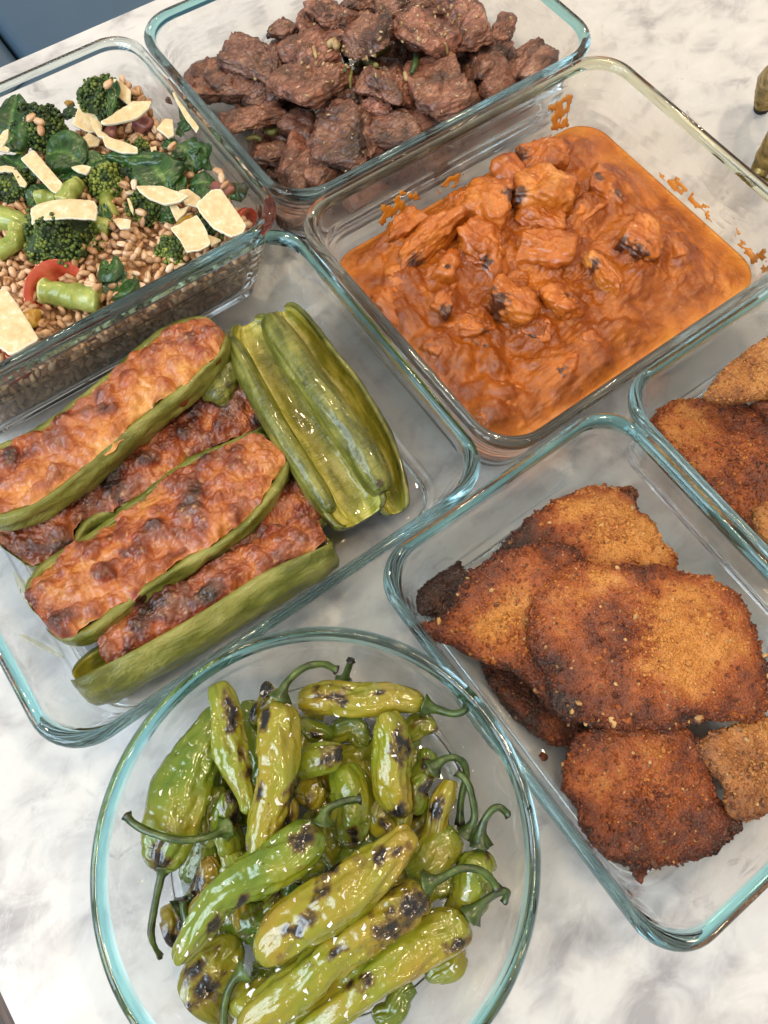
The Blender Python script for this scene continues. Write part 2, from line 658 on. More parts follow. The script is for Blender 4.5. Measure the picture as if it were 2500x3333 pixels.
def glass_bowl(label, c, rad, H, mat):
    prof = []
    ins = 0.013
    prof += [(rad - ins - 0.020, 0.0014), (rad - ins - 0.010, 0.0013), (rad - ins - 0.005, 0.0006)]
    for k in range(0, 7):
        a = R(90.0 * k / 6)
        prof.append((rad - ins - 0.003 * (1 - math.sin(a)) + 0.0006 * k / 6, 0.0006 + 0.006 * (1 - math.cos(a))))
    for k in range(1, 12):
        u = k / 12
        prof.append((rad - ins + 0.0006 + (ins - 0.003) * (u ** 1.25), 0.0066 + (H - 0.0085 - 0.0066) * u))
    r0 = len(prof)
    prof += [(rad - 0.0014, H - 0.0072), (rad - 0.0004, H - 0.0058), (rad, H - 0.0040), (rad - 0.0001, H - 0.0022), (rad - 0.0008, H - 0.0008), (rad - 0.0019, H - 0.0001), (rad - 0.0030, H - 0.0001), (rad - 0.0042, H - 0.0008), (rad - 0.0049, H - 0.002), (rad - 0.0053, H - 0.0036), (rad - 0.0055, H - 0.0055)]
    r1 = len(prof) - 1
    for k in range(0, 18):
        u = 1 - k / 18
        prof.append((rad - ins - 0.0034 + (ins - 0.0032) * (u ** 1.25), 0.012 + (H - 0.0078 - 0.012) * u))
    for k in range(1, 7):
        a = R(90.0 * k / 6)
        prof.append((rad - ins - 0.0034 - 0.008 * (1 - math.cos(a)), 0.0050 + 0.007 * (1 - math.sin(a))))
    prof += [(rad - ins - 0.022, 0.0046)]
    n = 128
    th = np.linspace(0, 2 * np.pi, n, endpoint=False)
    rings = [np.c_[r_ * np.cos(th), r_ * np.sin(th), np.full(n, z)] for r_, z in prof]
    body, rim = revolve_parts('glass_bowl', rings, r0, r1, mat)
    o = link('glass_bowl', body, None, (c[0], c[1], 0))
    link('rim', rim, o)
    tag(o, label, 'glass bowl')
    return o
glass_bowl('round teal rimmed glass bowl full of blistered green peppers', (-0.0235, -0.0007), 0.0823, 0.065, RIM_TEAL)
# ------------------------------------------------------------------ meat pieces
zF = zoomer(0, 0, 0.6636)

def axis_from(zm, x, y, ang, z):
    """world position, in-plane direction and metres per zoom pixel at an image point"""
    p = zm(x, y, z)
    q = zm(x + 10 * math.cos(R(ang)), y - 10 * math.sin(R(ang)), z)
    d = q - p
    m = d.length / 10
    s = zm(x + 10 * math.sin(R(ang)), y + 10 * math.cos(R(ang)), z) - p
    return p, math.atan2(d.y, d.x), m, s.length / 10

def chunk_shape(seed, L, W, T, sub=4, planes=8, sharp=9.0, fib=0.040, lump=0.10, cre=0.045, flat=0.70, torn=0.0):
    """a hand cut chunk: rounded polyhedron, lumpy, with fibres along its length and a few splits"""
    r = rng(seed)
    D, F = ico(sub)
    N = r.normal(size=(planes, 3))
    N /= np.linalg.norm(N, axis=1)[:, None]
    N = np.vstack([N, [[0, 0, 1], [0, 0, -1], [1, 0, 0.15], [-1, 0, 0.1], [0, 1, 0.2], [0, -1, 0.1]]])
    N /= np.linalg.norm(N, axis=1)[:, None]
    d = np.concatenate([r.uniform(flat, 1.0, planes), [0.86, 0.86, 1, 1, 1, 1]])
    c = np.maximum(D @ N.T, 1e-3)
    rad = 1.0 / (((c / d) ** sharp).sum(1) ** (1 / sharp))
    P = D * np.minimum(rad, 1.35)[:, None]
    o = r.uniform(0, 50, 3)
    sc = np.array([L, W, T]) / 2 * 1.10
    Q = P * sc
    size = (L * W * T) ** (1 / 3)
    q = Q / size
    h = 0.6 * lump * fbm(q * 2.0 + o, seed, 3)
    h += fib * fbm(q * np.array([3.0, 16, 16]) + o, seed + 5, 3)
    h += torn * (ridged(q * np.array([2.2, 4.5, 4.5]) + o, seed + 30, 3) - 0.6)
    h += fib * 0.6 * fbm(q * np.array([12.0, 22, 22]) + o, seed + 6, 2)
    rd = ridged(q * np.array([1.6, 3.2, 3.2]) + o, seed + 9, 2)
    h -= cre * smooth01((rd - 0.55) / 0.4)
    nrm = D / sc
    nrm /= np.linalg.norm(nrm, axis=1)[:, None]
    Q = Q + nrm * (h * size)[:, None]
    tone = 0.5 * fbm(q * 1.6 + o + 5, seed + 20, 3)
    return Q, F, tone, nrm

def make_chunk(name, zm, row, mat, seed, label, cat, group, sub=4, **kw):
    x, y, L, W, ang, z, th = row[:7]
    p, a, m, m2 = axis_from(zm, x, y, ang, z)
    r = rng(seed)
    T = th * 0.85 if th else 0.62 * W * m2
    Q, F, tone, nrm = chunk_shape(seed, L * m, W * m2, T, sub, **kw)
    Mr = rotz(a) @ euler(r.uniform(-0.3, 0.3), r.uniform(-0.22, 0.22), 0)
    Q = Q @ Mr.T
    o = link(name, mesh_data(name, Q, F, [mat], True, {'tone': tone}), None, p)
    tag(o, label, cat, group)
    return o

def mat_steak():
    t = NT('seared_steak')
    v = t.coord('Object')
    tone = t.attr('tone')
    n1 = t.noise(v, 70.0, 5, 0.6, 0.4)
    k = t.math('ADD', t.math('MULTIPLY', tone, 0.9), n1)
    c = t.ramp(k, [(0.22, (0.035, 0.018, 0.013)), (0.38, (0.105, 0.047, 0.030)), (0.53, (0.190, 0.088, 0.057)), (0.70, (0.275, 0.140, 0.098)), (0.9, (0.34, 0.205, 0.15))])
    pk = t.ramp(t.noise(v, 45.0, 2), [(0.52, 0.0), (0.7, 1.0)])
    c = t.mix(t.math('MULTIPLY', pk, 0.30), c, (0.27, 0.105, 0.090))
    hue = t.rand()
    c = t.mix(t.math('MULTIPLY', hue, 0.30), c, (0.15, 0.068, 0.040))
    ch = t.ramp(t.noise(v, 95.0, 4, 0.6), [(0.61, 0.0), (0.72, 1.0)])
    c = t.mix(t.math('MULTIPLY', ch, 0.75), c, (0.022, 0.014, 0.013))
    face = t.ramp(t.rand(), [(0.0, (0.95, 0.86, 0.80)), (0.35, (1.25, 1.12, 0.98)), (0.7, (1.48, 1.26, 1.10)), (1.0, (1.78, 1.45, 1.34))])
    c = t.mix(1.0, c, face, 'MULTIPLY')
    fl = t.ramp(t.noise(v, 420.0, 2), [(0.70, 0.0), (0.76, 1.0)])
    c = t.mix(t.math('MULTIPLY', fl, 0.35), c, (0.40, 0.25, 0.16))
    mp = t.n('ShaderNodeMapping')
    mp.inputs['Scale'].default_value = (0.35, 1, 1)
    t.l(v, mp.inputs['Vector'])
    f = t.noise(mp.outputs[0], 700.0, 4, 0.65, 0.3)
    cr = t.voro(mp.outputs[0], 330.0, 'DISTANCE_TO_EDGE')
    cr = t.ramp(cr, [(0.0, 0.0), (0.16, 1.0)])
    c = t.mix(t.math('MULTIPLY', t.math('SUBTRACT', 1.0, cr), 0.38), c, (0.05, 0.022, 0.016))
    b = t.bump(cr, 0.55, 0.0007)
    c = t.mix(t.ramp(f, [(0.36, 0.45), (0.5, 0.0)]), c, (0.045, 0.022, 0.016))
    b = t.bump(f, 0.8, 0.0008, b)
    rg = t.ramp(t.noise(v, 160.0, 3), [(0.35, 0.20), (0.65, 0.46)])
    return t.set(c, rg, b, Specular_IOR_Level=0.5, Coat_Weight=0.30, Coat_Roughness=0.18)
STEAK = mat_steak()

STEAKS = [
 # x, y, length, width, angle, z, thickness, label   (enlarged photograph of the steak dish)
 (205, 335, 320, 205, -12, .030, .020, 'large smooth steak chunk lying against the left wall of its dish'),
 (345, 238, 215, 120, -18, .043, .013, 'pinkish steak chunk with a torn pale left end, above the large smooth chunk'),
 (478, 122, 135, 80, 12, .044, .010, 'small charred steak piece on the far left edge of the heap'),
 (572, 92, 120, 85, 70, .050, .010, 'small upright steak piece beside the charred one'),
 (585, 215, 185, 165, 30, .047, .017, 'purple pink steak chunk high on the left side of the heap'),
 (690, 68, 160, 130, -35, .054, .015, 'brown steak chunk near the top edge of the photo, left of the tallest one'),
 (840, 135, 235, 195, 75, .056, .020, 'tall steak chunk at the top centre of the heap with wrinkled front'),
 (1040, 140, 240, 180, -30, .056, .016, 'folded steak slice with cracked greyish skin, right of the tall centre chunk'),
 (1230, 115, 250, 215, 25, .050, .018, 'big dark steak chunk at the upper right shoulder of the heap'),
 (1388, 118, 135, 75, 70, .040, .010, 'narrow ragged steak piece at the right edge of the heap'),
 (1305, 240, 200, 165, 55, .038, .017, 'brown steak chunk below the narrow ragged piece on the right'),
 (1455, 270, 230, 105, 22, .027, .013, 'pale steak strip with a pointed tip touching the right glass rim'),
 (600, 345, 270, 175, 32, .049, .018, 'slanting steak slab with a charred lip in the left middle of the heap'),
 (402, 372, 160, 130, 40, .034, .015, 'knobbly reddish steak chunk just right of the large smooth chunk'),
 (355, 492, 250, 85, 20, .037, .011, 'long thin steak tongue reaching to the left dish wall'),
 (895, 355, 220, 160, -28, .051, .017, 'dark steak chunk under the scallions in the middle of the heap'),
 (1118, 380, 275, 225, 15, .045, .022, 'round steak chunk with coarse crosshatched grain, right of the middle'),
 (700, 540, 300, 225, -10, .044, .020, 'biggest steak slab at the front of the heap with a smooth top'),
 (965, 538, 255, 120, -6, .042, .012, 'flat light brown steak slice nearest the front glass rim'),
 (850, 445, 150, 65, -12, .044, .010, 'thin steak strip wedged above the flat light slice'),
 (425, 630, 150, 85, 5, .025, .011, 'small steak piece below the scallion shreds at the front left'),
 (540, 650, 165, 90, 65, .024, .012, 'torn upright steak piece left of the biggest front slab'),
 (652, 672, 140, 80, -8, .028, .011, 'striped steak piece hanging below the biggest front slab'),
 (470, 712, 160, 60, 15, .018, .010, 'low steak strip in the shadow of the front left corner'),
 (570, 742, 120, 65, 10, .016, .010, 'small steak scrap at the front corner of its dish'),
 (695, 706, 115, 62, 20, .020, .010, 'reddish steak scrap near the front glass corner'),
 (778, 650, 130, 70, 8, .024, .011, 'grey steak scrap between the biggest slab and the front rim'),
 (742, 395, 190, 100, -5, .041, .013, 'shaded steak piece between the slanting slab and the dark middle chunk'),
 (1318, 368, 105, 75, 30, .026, .011, 'small steak cube low on the right near the front rim'),
 (1262, 392, 85, 75, 60, .024, .011, 'small dark steak cube tucked under the crosshatched chunk'),
 (690, 150, 130, 100, 10, .048, .013, 'reddish steak chunk between the purple one and the tall centre one'),
 (462, 245, 150, 100, 80, .036, .014, 'narrow steak piece between the pinkish and the purple chunks'),
 (965, 15, 210, 90, 5, .054, .013, 'steak slice crossing the top edge of the photo at its centre'),
 (1180, 25, 180, 75, -12, .050, .013, 'steak slice crossing the top edge of the photo, farther right'),
 (790, 15, 130, 75, 20, .054, .012, 'small steak piece at the top edge of the photo, left of centre'),
 (312, 432, 100, 85, 50, .022, .012, 'small dark steak piece in the gap by the left glass wall'),
]
STEAK_OBJS = []
for i, row in enumerate(STEAKS):
    STEAK_OBJS.append(make_chunk('steak_chunk', zB, row, STEAK, 100 + i, row[7], 'steak chunk', 'steak chunks heaped in the dish', 5, sharp=20.0, planes=7, flat=0.58, torn=0.055, lump=0.13, fib=0.045, cre=0.07))
r_ = rng(7)
for i in range(64):
    if i < 12:      # against the front wall, seen through the glass
        x, y, z = 0.165 + 0.016 * i + r_.uniform(-.004, .004), 0.291 + r_.uniform(-.002, .005), 0.017 + 0.016 * (i % 2) + r_.uniform(-.003, .003)
    else:
        x, y, z = r_.uniform(0.172, 0.335), r_.uniform(0.30, 0.405), 0.014 + 0.010 * (i % 3) + r_.uniform(-.002, .002)
    L, W, T = r_.uniform(.024, .034), r_.uniform(.016, .022), r_.uniform(.013, .018)
    Q, F, tone, nrm = chunk_shape(400 + i, L, W, T, 4)
    Q = Q @ (rotz(r_.uniform(-.5, .5) if i < 12 else r_.uniform(0, 3.1)) @ euler(r_.uniform(-.4, .4), r_.uniform(-.3, .3), 0)).T
    o = link('steak_chunk', mesh_data('steak_chunk', Q, F, [STEAK], True, {'tone': tone}), None, (x, y, z))
    if i < 12:
        tag(o, 'steak chunk in the bottom layer, pressed against the front glass wall', 'steak chunk', 'steak chunks pressed against the front glass')
    else:
        tag(o, 'steak chunk buried in the lower layer of the heap', 'steak chunk', 'steak chunks buried in the heap')

# scallion shreds and garlic crumbs over the steak
def mat_plain(name, c1, c2, scale, rough, bumps=0.3, spec=0.5, attr=True, sss=0.0):
    t = NT(name)
    v = t.coord('Object')
    f = t.noise(v, scale, 4, 0.6)
    if attr:
        f = t.math('ADD', f, t.attr('tone'))
    c = t.ramp(f, [(0.3, c1), (0.7, c2)])
    return t.set(c, rough, t.bump(t.noise(v, scale * 5, 3), bumps, 0.0005), Specular_IOR_Level=spec)
SCALLION = mat_plain('cooked_scallion', (0.055, 0.075, 0.018), (0.26, 0.22, 0.055), 120, 0.35)
GARLIC = mat_plain('garlic_crumb', (0.30, 0.18, 0.07), (0.52, 0.40, 0.22), 200, 0.5)
GREEN_SC = mat_plain('dark_scallion_leaf', (0.025, 0.055, 0.015), (0.07, 0.11, 0.03), 120, 0.35)

def bvh_of(objs):
    V, F, n = [], [], 0
    for o in objs:
        M = o.matrix_world if o.parent else Matrix.Translation(o.location) @ o.rotation_euler.to_matrix().to_4x4()
        if o.parent:
            p = o.parent
            M = Matrix.Translation(p.location) @ p.rotation_euler.to_matrix().to_4x4() @ Matrix.Translation(o.location) @ o.rotation_euler.to_matrix().to_4x4()
        V += [M @ v.co for v in o.data.vertices]
        F += [[i + n for i in p.vertices] for p in o.data.polygons]
        n = len(V)
    return BVHTree.FromPolygons(V, F)

def cast(bvh, zm, x, y):
    """surface point seen at an image point"""
    p = zm(x, y, 0.02)
    d = (p - CAM_POS).normalized()
    h = bvh.ray_cast(CAM_POS, d, 2.0)
    return (h[0], h[1]) if h[0] is not None else (None, None)

sb = bvh_of(STEAK_OBJS)
def strand(zm, bvh, pts, rad, lift, n=14, flat=1.0, fallback=0.03):
    P = []
    for (x, y) in pts:
        h, nn = cast(bvh, zm, x, y)
        if h is None:
            h = zm(x, y, fallback)
        P.append(np.array(h) + np.array([0, 0, lift]))
    C = catmull(P, n)
    t = np.linspace(0, 1, n)
    V, F = tube(C, rad * (0.55 + 0.45 * np.sin(np.pi * np.clip(t * 0.9 + 0.05, 0, 1))), 8)
    return V, F
SHREDS = [
 ([(1022, 222), (1026, 262), (1008, 315)], .0016, 'dark green scallion leaf standing between the folded and crosshatched steak', GREEN_SC),
 ([(718, 222), (737, 262), (730, 306)], .0015, 'dark green scallion leaf beside the purple pink steak chunk', GREEN_SC),
 ([(470, 508), (510, 488), (545, 476)], .0013, 'pale scallion strand above the front left steak pieces', SCALLION),
 ([(478, 525), (515, 506), (538, 492)], .0012, 'second pale scallion strand just below the first one', SCALLION),
 ([(395, 545), (425, 560), (455, 545)], .0015, 'curled yellow scallion shred in the gap above the small front left steak', SCALLION),
 ([(320, 585), (360, 578), (385, 590)], .0014, 'yellow scallion shred nearest the left front dish wall', SCALLION),
 ([(760, 300), (752, 340), (755, 375)], .0009, 'thin ginger thread dangling down the middle of the steak heap', SCALLION),
 ([(845, 240), (880, 225), (915, 205)], .0018, 'yellow scallion tangle on the tall centre steak chunk', SCALLION),
 ([(775, 285), (815, 270), (862, 285)], .0018, 'yellow scallion curl above the dark middle steak chunk', SCALLION),
 ([(600, 200), (606, 222), (612, 248)], .0009, 'single pale sliver standing on the purple pink steak chunk', GARLIC),
 ([(660, 200), (685, 192), (700, 215)], .0020, 'beige onion curl on the reddish steak chunk', GARLIC),
 ([(1145, 185), (1150, 205), (1155, 230)], .0009, 'thin orange sliver on the edge of the folded steak slice', GARLIC),
 ([(978, 310), (982, 325), (985, 342)], .0013, 'white scallion stub between the dark and the crosshatched steak chunks', GARLIC),
]
for pts, rad, lab, mt in SHREDS:
    rad *= 1.3
    V, F = strand(zB, sb, pts, rad, rad * 0.8)
    V, c = localise(V)
    o = link('scallion_shred', mesh_data('scallion_shred', V, F, [mt], True, {'tone': np.zeros(len(V))}), None, c)
    tag(o, lab, 'scallion shred', 'scallion shreds on the steak')
J = Joined()
r_ = rng(31)
k = 0
while k < 150:
    x, y = r_.uniform(60, 1500), r_.uniform(5, 720)
    if k > 60:
        cx, cy = [(830, 250), (430, 560), (1200, 60), (700, 200), (1000, 90)][k % 5]
        x, y = cx + r_.normal() * 70, cy + r_.normal() * 40
    h, nn = cast(sb, zB, x, y)
    k += 1
    if h is None:
        continue
    D, F = ico(1)
    V = D * (1 + 0.25 * noise(D * 2 + k, 3))[:, None] * np.array([r_.uniform(.8, 2.2), 1, .6]) * r_.uniform(.0006, .0012)
    V = V @ rand_rot(r_).T + np.array(h) + np.array(nn) * 0.0003
    J.add(V, F, r_.uniform(-.3, .3))
o = J.build('garlic_crumbs', GARLIC)
tag(o, 'tiny golden crumbs of garlic and ginger scattered over the steak', 'garlic crumbs', None, 'stuff')

# ------------------------------------------------------------------ chicken curry
SAUCE_Z = 0.0268
def mat_curry(name, base, chunk):
    t = NT(name)
    v = t.coord('Object', rand=chunk)
    n = t.noise(v, 60.0, 5, 0.6, 0.5)
    f = t.math('ADD', n, t.math('MULTIPLY', t.attr('tone'), 0.8))
    c = t.ramp(f, base)
    sp = t.ramp(t.voro(v, 420.0), [(0.05, 1.0), (0.12, 0.0)])
    m2 = t.ramp(t.noise(v, 50.0, 2), [(0.45, 0.0), (0.62, 1.0)])
    c = t.mix(t.math('MULTIPLY', t.math('MULTIPLY', sp, m2), 0.7), c, (0.10, 0.028, 0.008))
    if chunk:
        coat = t.ramp(t.noise(v, 85.0, 4, 0.6), [(0.44, 0.0), (0.58, 1.0)])
        c = t.mix(t.math('MULTIPLY', coat, 0.75), c, (0.42, 0.110, 0.009))
        ch = t.ramp(t.attr('char'), [(0.35, 0.0), (0.80, 1.0)])
        c = t.mix(t.math('MULTIPLY', ch, 0.93), c, (0.030, 0.010, 0.008))
        mp = t.n('ShaderNodeMapping')
        mp.inputs['Scale'].default_value = (1, 0.22, 1)
        t.l(v, mp.inputs['Vector'])
        g = t.noise(mp.outputs[0], 620.0, 3, 0.6)
        c = t.mix(t.ramp(g, [(0.40, 0.30), (0.52, 0.0)]), c, (0.22, 0.055, 0.010))
        b = t.bump(g, 0.45, 0.0006)
        b = t.bump(t.noise(v, 260.0, 4, 0.6), 0.4, 0.0008, b)
        return t.set(c, t.ramp(n, [(0.3, 0.22), (0.7, 0.42)]), b, Specular_IOR_Level=0.5, Coat_Weight=0.25, Coat_Roughness=0.15)
    b = t.bump(t.noise(v, 330.0, 4, 0.62), 0.7, 0.0010)
    dkf = t.ramp(t.noise(v, 130.0, 4, 0.65), [(0.60, 0.0), (0.72, 1.0)])
    c = t.mix(t.math('MULTIPLY', dkf, 0.55), c, (0.16, 0.035, 0.008))
    b = t.bump(t.noise(v, 800.0, 3), 0.5, 0.0005, b)
    return t.set(c, t.ramp(t.noise(v, 150.0, 3), [(0.35, 0.13), (0.65, 0.32)]), b, Specular_IOR_Level=0.55)
SAUCE = mat_curry('curry_sauce', [(0.2, (0.25, 0.054, 0.004)), (0.5, (0.50, 0.140, 0.013)), (0.8, (0.63, 0.235, 0.024))], False)
CHICKEN = mat_curry('curried_chicken', [(0.15, (0.20, 0.036, 0.006)), (0.42, (0.42, 0.098, 0.010)), (0.68, (0.57, 0.165, 0.018)), (0.98, (0.68, 0.29, 0.060))], True)

CURRY = [
 # zoom, x, y, L, W, angle, z, thickness, label, char and other dark spots [(x, y, radius px)], paleness
 (zC1, 415, 720, 310, 150, 30, .033, .020, 'pale orange chicken piece against the upper left sauce edge', [], .1),
 (zC1, 575, 765, 560, 165, 40, .038, .020, 'long slanting chicken piece with a small white spot, left part of the curry', [(545, 880, 60)], .05),
 (zC1, 800, 520, 230, 150, 70, .033, .018, 'narrow chicken piece right above the long slanting one', [], .05),
 (zC1, 1000, 520, 320, 270, -30, .037, .024, 'big blocky chicken piece at the far wall of the curry dish', [(1140, 470, 45)], .15),
 (zC1, 1115, 360, 220, 180, -50, .033, .020, 'chicken piece partly hidden behind the striated piece', [], -.05),
 (zC2, 150, 450, 370, 230, -12, .039, .025, 'striated pale orange chicken piece, the lightest one near the top of the curry', [(-10, 420, 45)], .45),
 (zC2, 170, 235, 370, 180, 8, .034, .020, 'dark rimmed chicken piece topmost in the curry, near the smear on the glass', [(-30, 190, 60)], -.12),
 (zC1, 960, 830, 340, 300, -40, .034, .024, 'lumpy chicken piece with a small brown hole in the middle left of the curry', [(985, 880, 30), (845, 905, 18)], .0),
 (zC1, 690, 965, 210, 200, 75, .032, .020, 'square chicken cube below the long slanting piece', [(720, 960, 16)], .05),
 (zC1, 435, 1025, 220, 160, 10, .030, .016, 'half sunken pale chicken lump near the left wall of the curry dish', [], .2),
 (zC1, 390, 1265, 330, 210, -45, .029, .016, 'low chicken slab along the left glass wall', [(460, 1330, 22)], .1),
 (zC1, 640, 1480, 280, 200, 20, .030, .017, 'wedge of chicken in sauce beside the left wall, under the low slab', [], .15),
 (zC1, 690, 1190, 250, 150, 65, .034, .017, 'knob ended chicken piece with a dark purple side in the left of the curry', [(715, 1250, 40)], -.1),
 (zC1, 850, 1340, 340, 170, 5, .034, .014, 'flat chicken flake with a dark hole at its right end', [(930, 1265, 26), (985, 1375, 34)], .0),
 (zC1, 1150, 1205, 350, 200, -22, .037, .022, 'curled chicken piece with a black burnt spot in the lower middle of the curry', [(1030, 1180, 70)], .1),
 (zC1, 985, 1535, 290, 85, -55, .032, .010, 'thin dark chicken strip below the flat flake', [(960, 1470, 50), (1010, 1580, 40)], -.2),
 (zC1, 830, 1540, 180, 90, 70, .029, .010, 'small chicken sliver left of the thin dark strip', [], .0),
 (zC2, 545, 1020, 330, 135, -58, .035, .017, 'pointed pale chicken piece in the centre of the curry', [(475, 925, 24)], .4),
 (zC2, 800, 790, 300, 220, -25, .034, .022, 'chicken piece with a burnt dark purple left side, right of centre', [(740, 850, 75), (810, 905, 40), (660, 770, 35)], .05),
 (zC2, 1005, 825, 210, 110, -65, .031, .014, 'small chicken wedge at the right of the burnt piece', [], .15),
 (zC2, 570, 420, 290, 190, -25, .032, .018, 'chicken piece with a round black spot in the upper right of the curry', [(640, 440, 42), (490, 365, 30)], -.05),
 (zC2, 400, 575, 260, 130, 35, .031, .015, 'sauced chicken lump between the striated piece and the black spotted one', [], -.05),
 (zC2, 260, 1190, 260, 210, 15, .035, .020, 'knobbly chicken piece below the pointed pale one', [(300, 1120, 22)], .05),
 (zC2, 440, 1490, 190, 240, 10, .030, .017, 'rounded chicken lump with a dark side at the lower right of the curry', [(460, 1560, 36)], -.08),
 (zC2, 240, 1610, 280, 210, 20, .030, .017, 'browned chicken lump lowest in the middle of the curry', [(250, 1640, 40), (180, 1580, 26)], -.1),
 (zC2, 610, 1370, 270, 90, 8, .028, .010, 'sunken chicken strip pointing to the right glass wall', [(730, 1380, 22)], -.08),
 (zC1, 995, 1900, 240, 210, 60, .029, .016, 'pale chicken chunk in the front corner of the curry dish', [], .25),
 (zC1, 1050, 1780, 320, 120, -12, .029, .012, 'ragged chicken flake just above the front corner chunk', [(1180, 1830, 24)], .25),
 (zC2, 130, 650, 330, 170, -25, .033, .016, 'shredded chicken mass under the striated pale piece', [], -.02),
 (zC2, 160, 830, 380, 200, -12, .034, .017, 'wide shredded chicken mass in the very middle of the curry', [(70, 1040, 36)], .0),
 (zC2, 770, 1010, 240, 130, 40, .029, .012, 'sunken chicken lump below the burnt piece', [], .05),
 (zC2, 90, 1360, 230, 140, -20, .031, .014, 'small sauced chicken lump left of the almond sliver', [(60, 1400, 22)], -.05),
]
CURRY_OBJS = []
for i, (zm, x, y, L, W, ang, z, th, lab, spots, pale) in enumerate(CURRY):
    p, a, m, m2 = axis_from(zm, x, y, ang, z)
    r = rng(900 + i)
    p.z -= 0.0008
    Q, F, tone, nrm = chunk_shape(900 + i, L * m * 1.0, W * m2 * .96, th, 5 if L > 220 else 4, 7, 18.0, 0.030, 0.16, 0.05, 0.58)
    Q = Q @ (rotz(a) @ euler(r.uniform(-.22, .22), r.uniform(-.15, .15), 0)).T
    ch = np.zeros(len(Q))
    top = Q[:, 2] > -0.2 * th
    for (sx, sy, sr) in spots:
        s = np.array(zm(sx, sy, z + th * 0.35)) - np.array(p)
        d = np.linalg.norm((Q - s)[:, :2], axis=1) / (sr * m)
        ch = np.maximum(ch, (1.35 - 0.70 * d + 0.75 * fbm(Q * 330, i, 4)) * top)
    o = link('chicken_piece', mesh_data('chicken_piece', Q, F, [CHICKEN], True, {'tone': tone * 0.6 + pale * 0.8 - 0.03, 'char': ch}), None, p)
    tag(o, lab, 'chicken piece', 'chicken pieces in the curry')
    CURRY_OBJS.append(o)

# the sauce: one body of sauce filling the dish, heaped and stringy round the chicken
cx, cy, w, d, a, rr = DISH['C']
ins = 0.014 * (1 - SAUCE_Z / 0.063) + 0.0046 + 0.0002
K, nc, ns = 130, 20, 50
outer = rr_loop(w - 2 * ins, d - 2 * ins, 0.019, nc, ns)
n = len(outer)
rings = []
for k in range(K):
    u = 1 - (k / (K - 1)) * 0.985
    L = outer * u
    rings.append(np.c_[L, np.full(n, SAUCE_Z)])
V = np.vstack(rings)
ca, sa = math.cos(a), math.sin(a)
XY = np.c_[cx + V[:, 0] * ca - V[:, 1] * sa, cy + V[:, 0] * sa + V[:, 1] * ca]
edge = 1 - np.repeat(np.linspace(1, 0.015, K), n)          # 0 at the wall
inn = smooth01(edge / 0.12)
lev = np.zeros(len(V))
for (zm, x, y, L, W, ang, z, th, lab, spots, pale) in CURRY:
    p, aa, m, m2 = axis_from(zm, x, y, ang, SAUCE_Z + 0.004)
    dx, dy = XY[:, 0] - p.x, XY[:, 1] - p.y
    e = ((dx * math.cos(aa) + dy * math.sin(aa)) / (L * m * 0.62)) ** 2 + ((-dx * math.sin(aa) + dy * math.cos(aa)) / (W * m2 * 0.72)) ** 2
    lev = np.maximum(lev, 0.0088 * np.exp(-e * 0.75))
P3 = np.c_[XY, np.zeros(len(XY))]
mess = smooth01((fbm(P3 * 22, 71, 2) + 0.35 + 3.0 * lev / 0.0062 * 0.25) / 0.7)
V[:, 2] += inn * (lev + 0.0007 * fbm(P3 * 60, 61, 3) + mess * 0.0034 * ridged(P3 * 130, 62, 3) * 0.6) + 0.0009 * np.exp(-edge / 0.012) 
V[:, 2] += inn * 0.00035 * fbm(P3 * 500, 66, 2)
tone = (0.10 * fbm(P3 * 30, 63, 3) - 0.22 * mess * inn + 0.16 * np.exp(-edge / 0.08))
# shreds and bits of chicken and onion stirred through the sauce
r_ = rng(404)
cen = [axis_from(c_[0], c_[1], c_[2], 0, SAUCE_Z)[0] for c_ in CURRY]
LU = []
for q in range(900):
    c_ = cen[r_.randint(len(cen))]
    x, y = c_.x + r_.normal() * .013, c_.y + r_.normal() * .013
    s_ = r_.uniform(.0011, .0034) * (1.6 if r_.rand() < .10 else 1)
    LU.append((x, y, s_ * r_.uniform(1.1, 2.6), s_, r_.normal() * .8 + .5, s_ * r_.uniform(.3, .75)))
hl = soft_lumps(XY[:, 0] + .0012 * fbm(P3 * 170, 5, 2), XY[:, 1] + .0012 * fbm(P3 * 170, 6, 2), LU, 2600.0)
hl = hl * inn * (1 + .5 * fbm(P3 * 420, 9, 3))
V[:, 2] += hl
tone = tone - 0.10 * smooth01(hl / .0012) + 0.30 * smooth01((hl - .0012) / .002) * fbm(P3 * 60, 64, 2) 
# underside: down the wall and across the floor of the dish
low = []
for (i2, z) in ((0.0008, SAUCE_Z - 0.004), (0.0045, 0.012), (0.012, 0.0056)):
    low.append(np.c_[rr_loop(w - 2 * (ins + i2), d - 2 * (ins + i2), 0.018, nc, ns), np.full(n, z)])
Vall = np.vstack(low[::-1] + [V])
F = ring_faces(n, K + 3)
F.append(tuple(range(n))[::-1])
F.append(tuple(range((K + 2) * n, (K + 3) * n)))
sauce = link('curry_sauce', mesh_data('curry_sauce', Vall, F, [SAUCE], True, {'tone': np.concatenate([np.zeros(3 * n), tone])}), None, (cx, cy, 0))
sauce.rotation_euler.z = a
tag(sauce, 'thick orange curry sauce pooled around the chicken pieces', 'curry sauce', None, 'stuff')

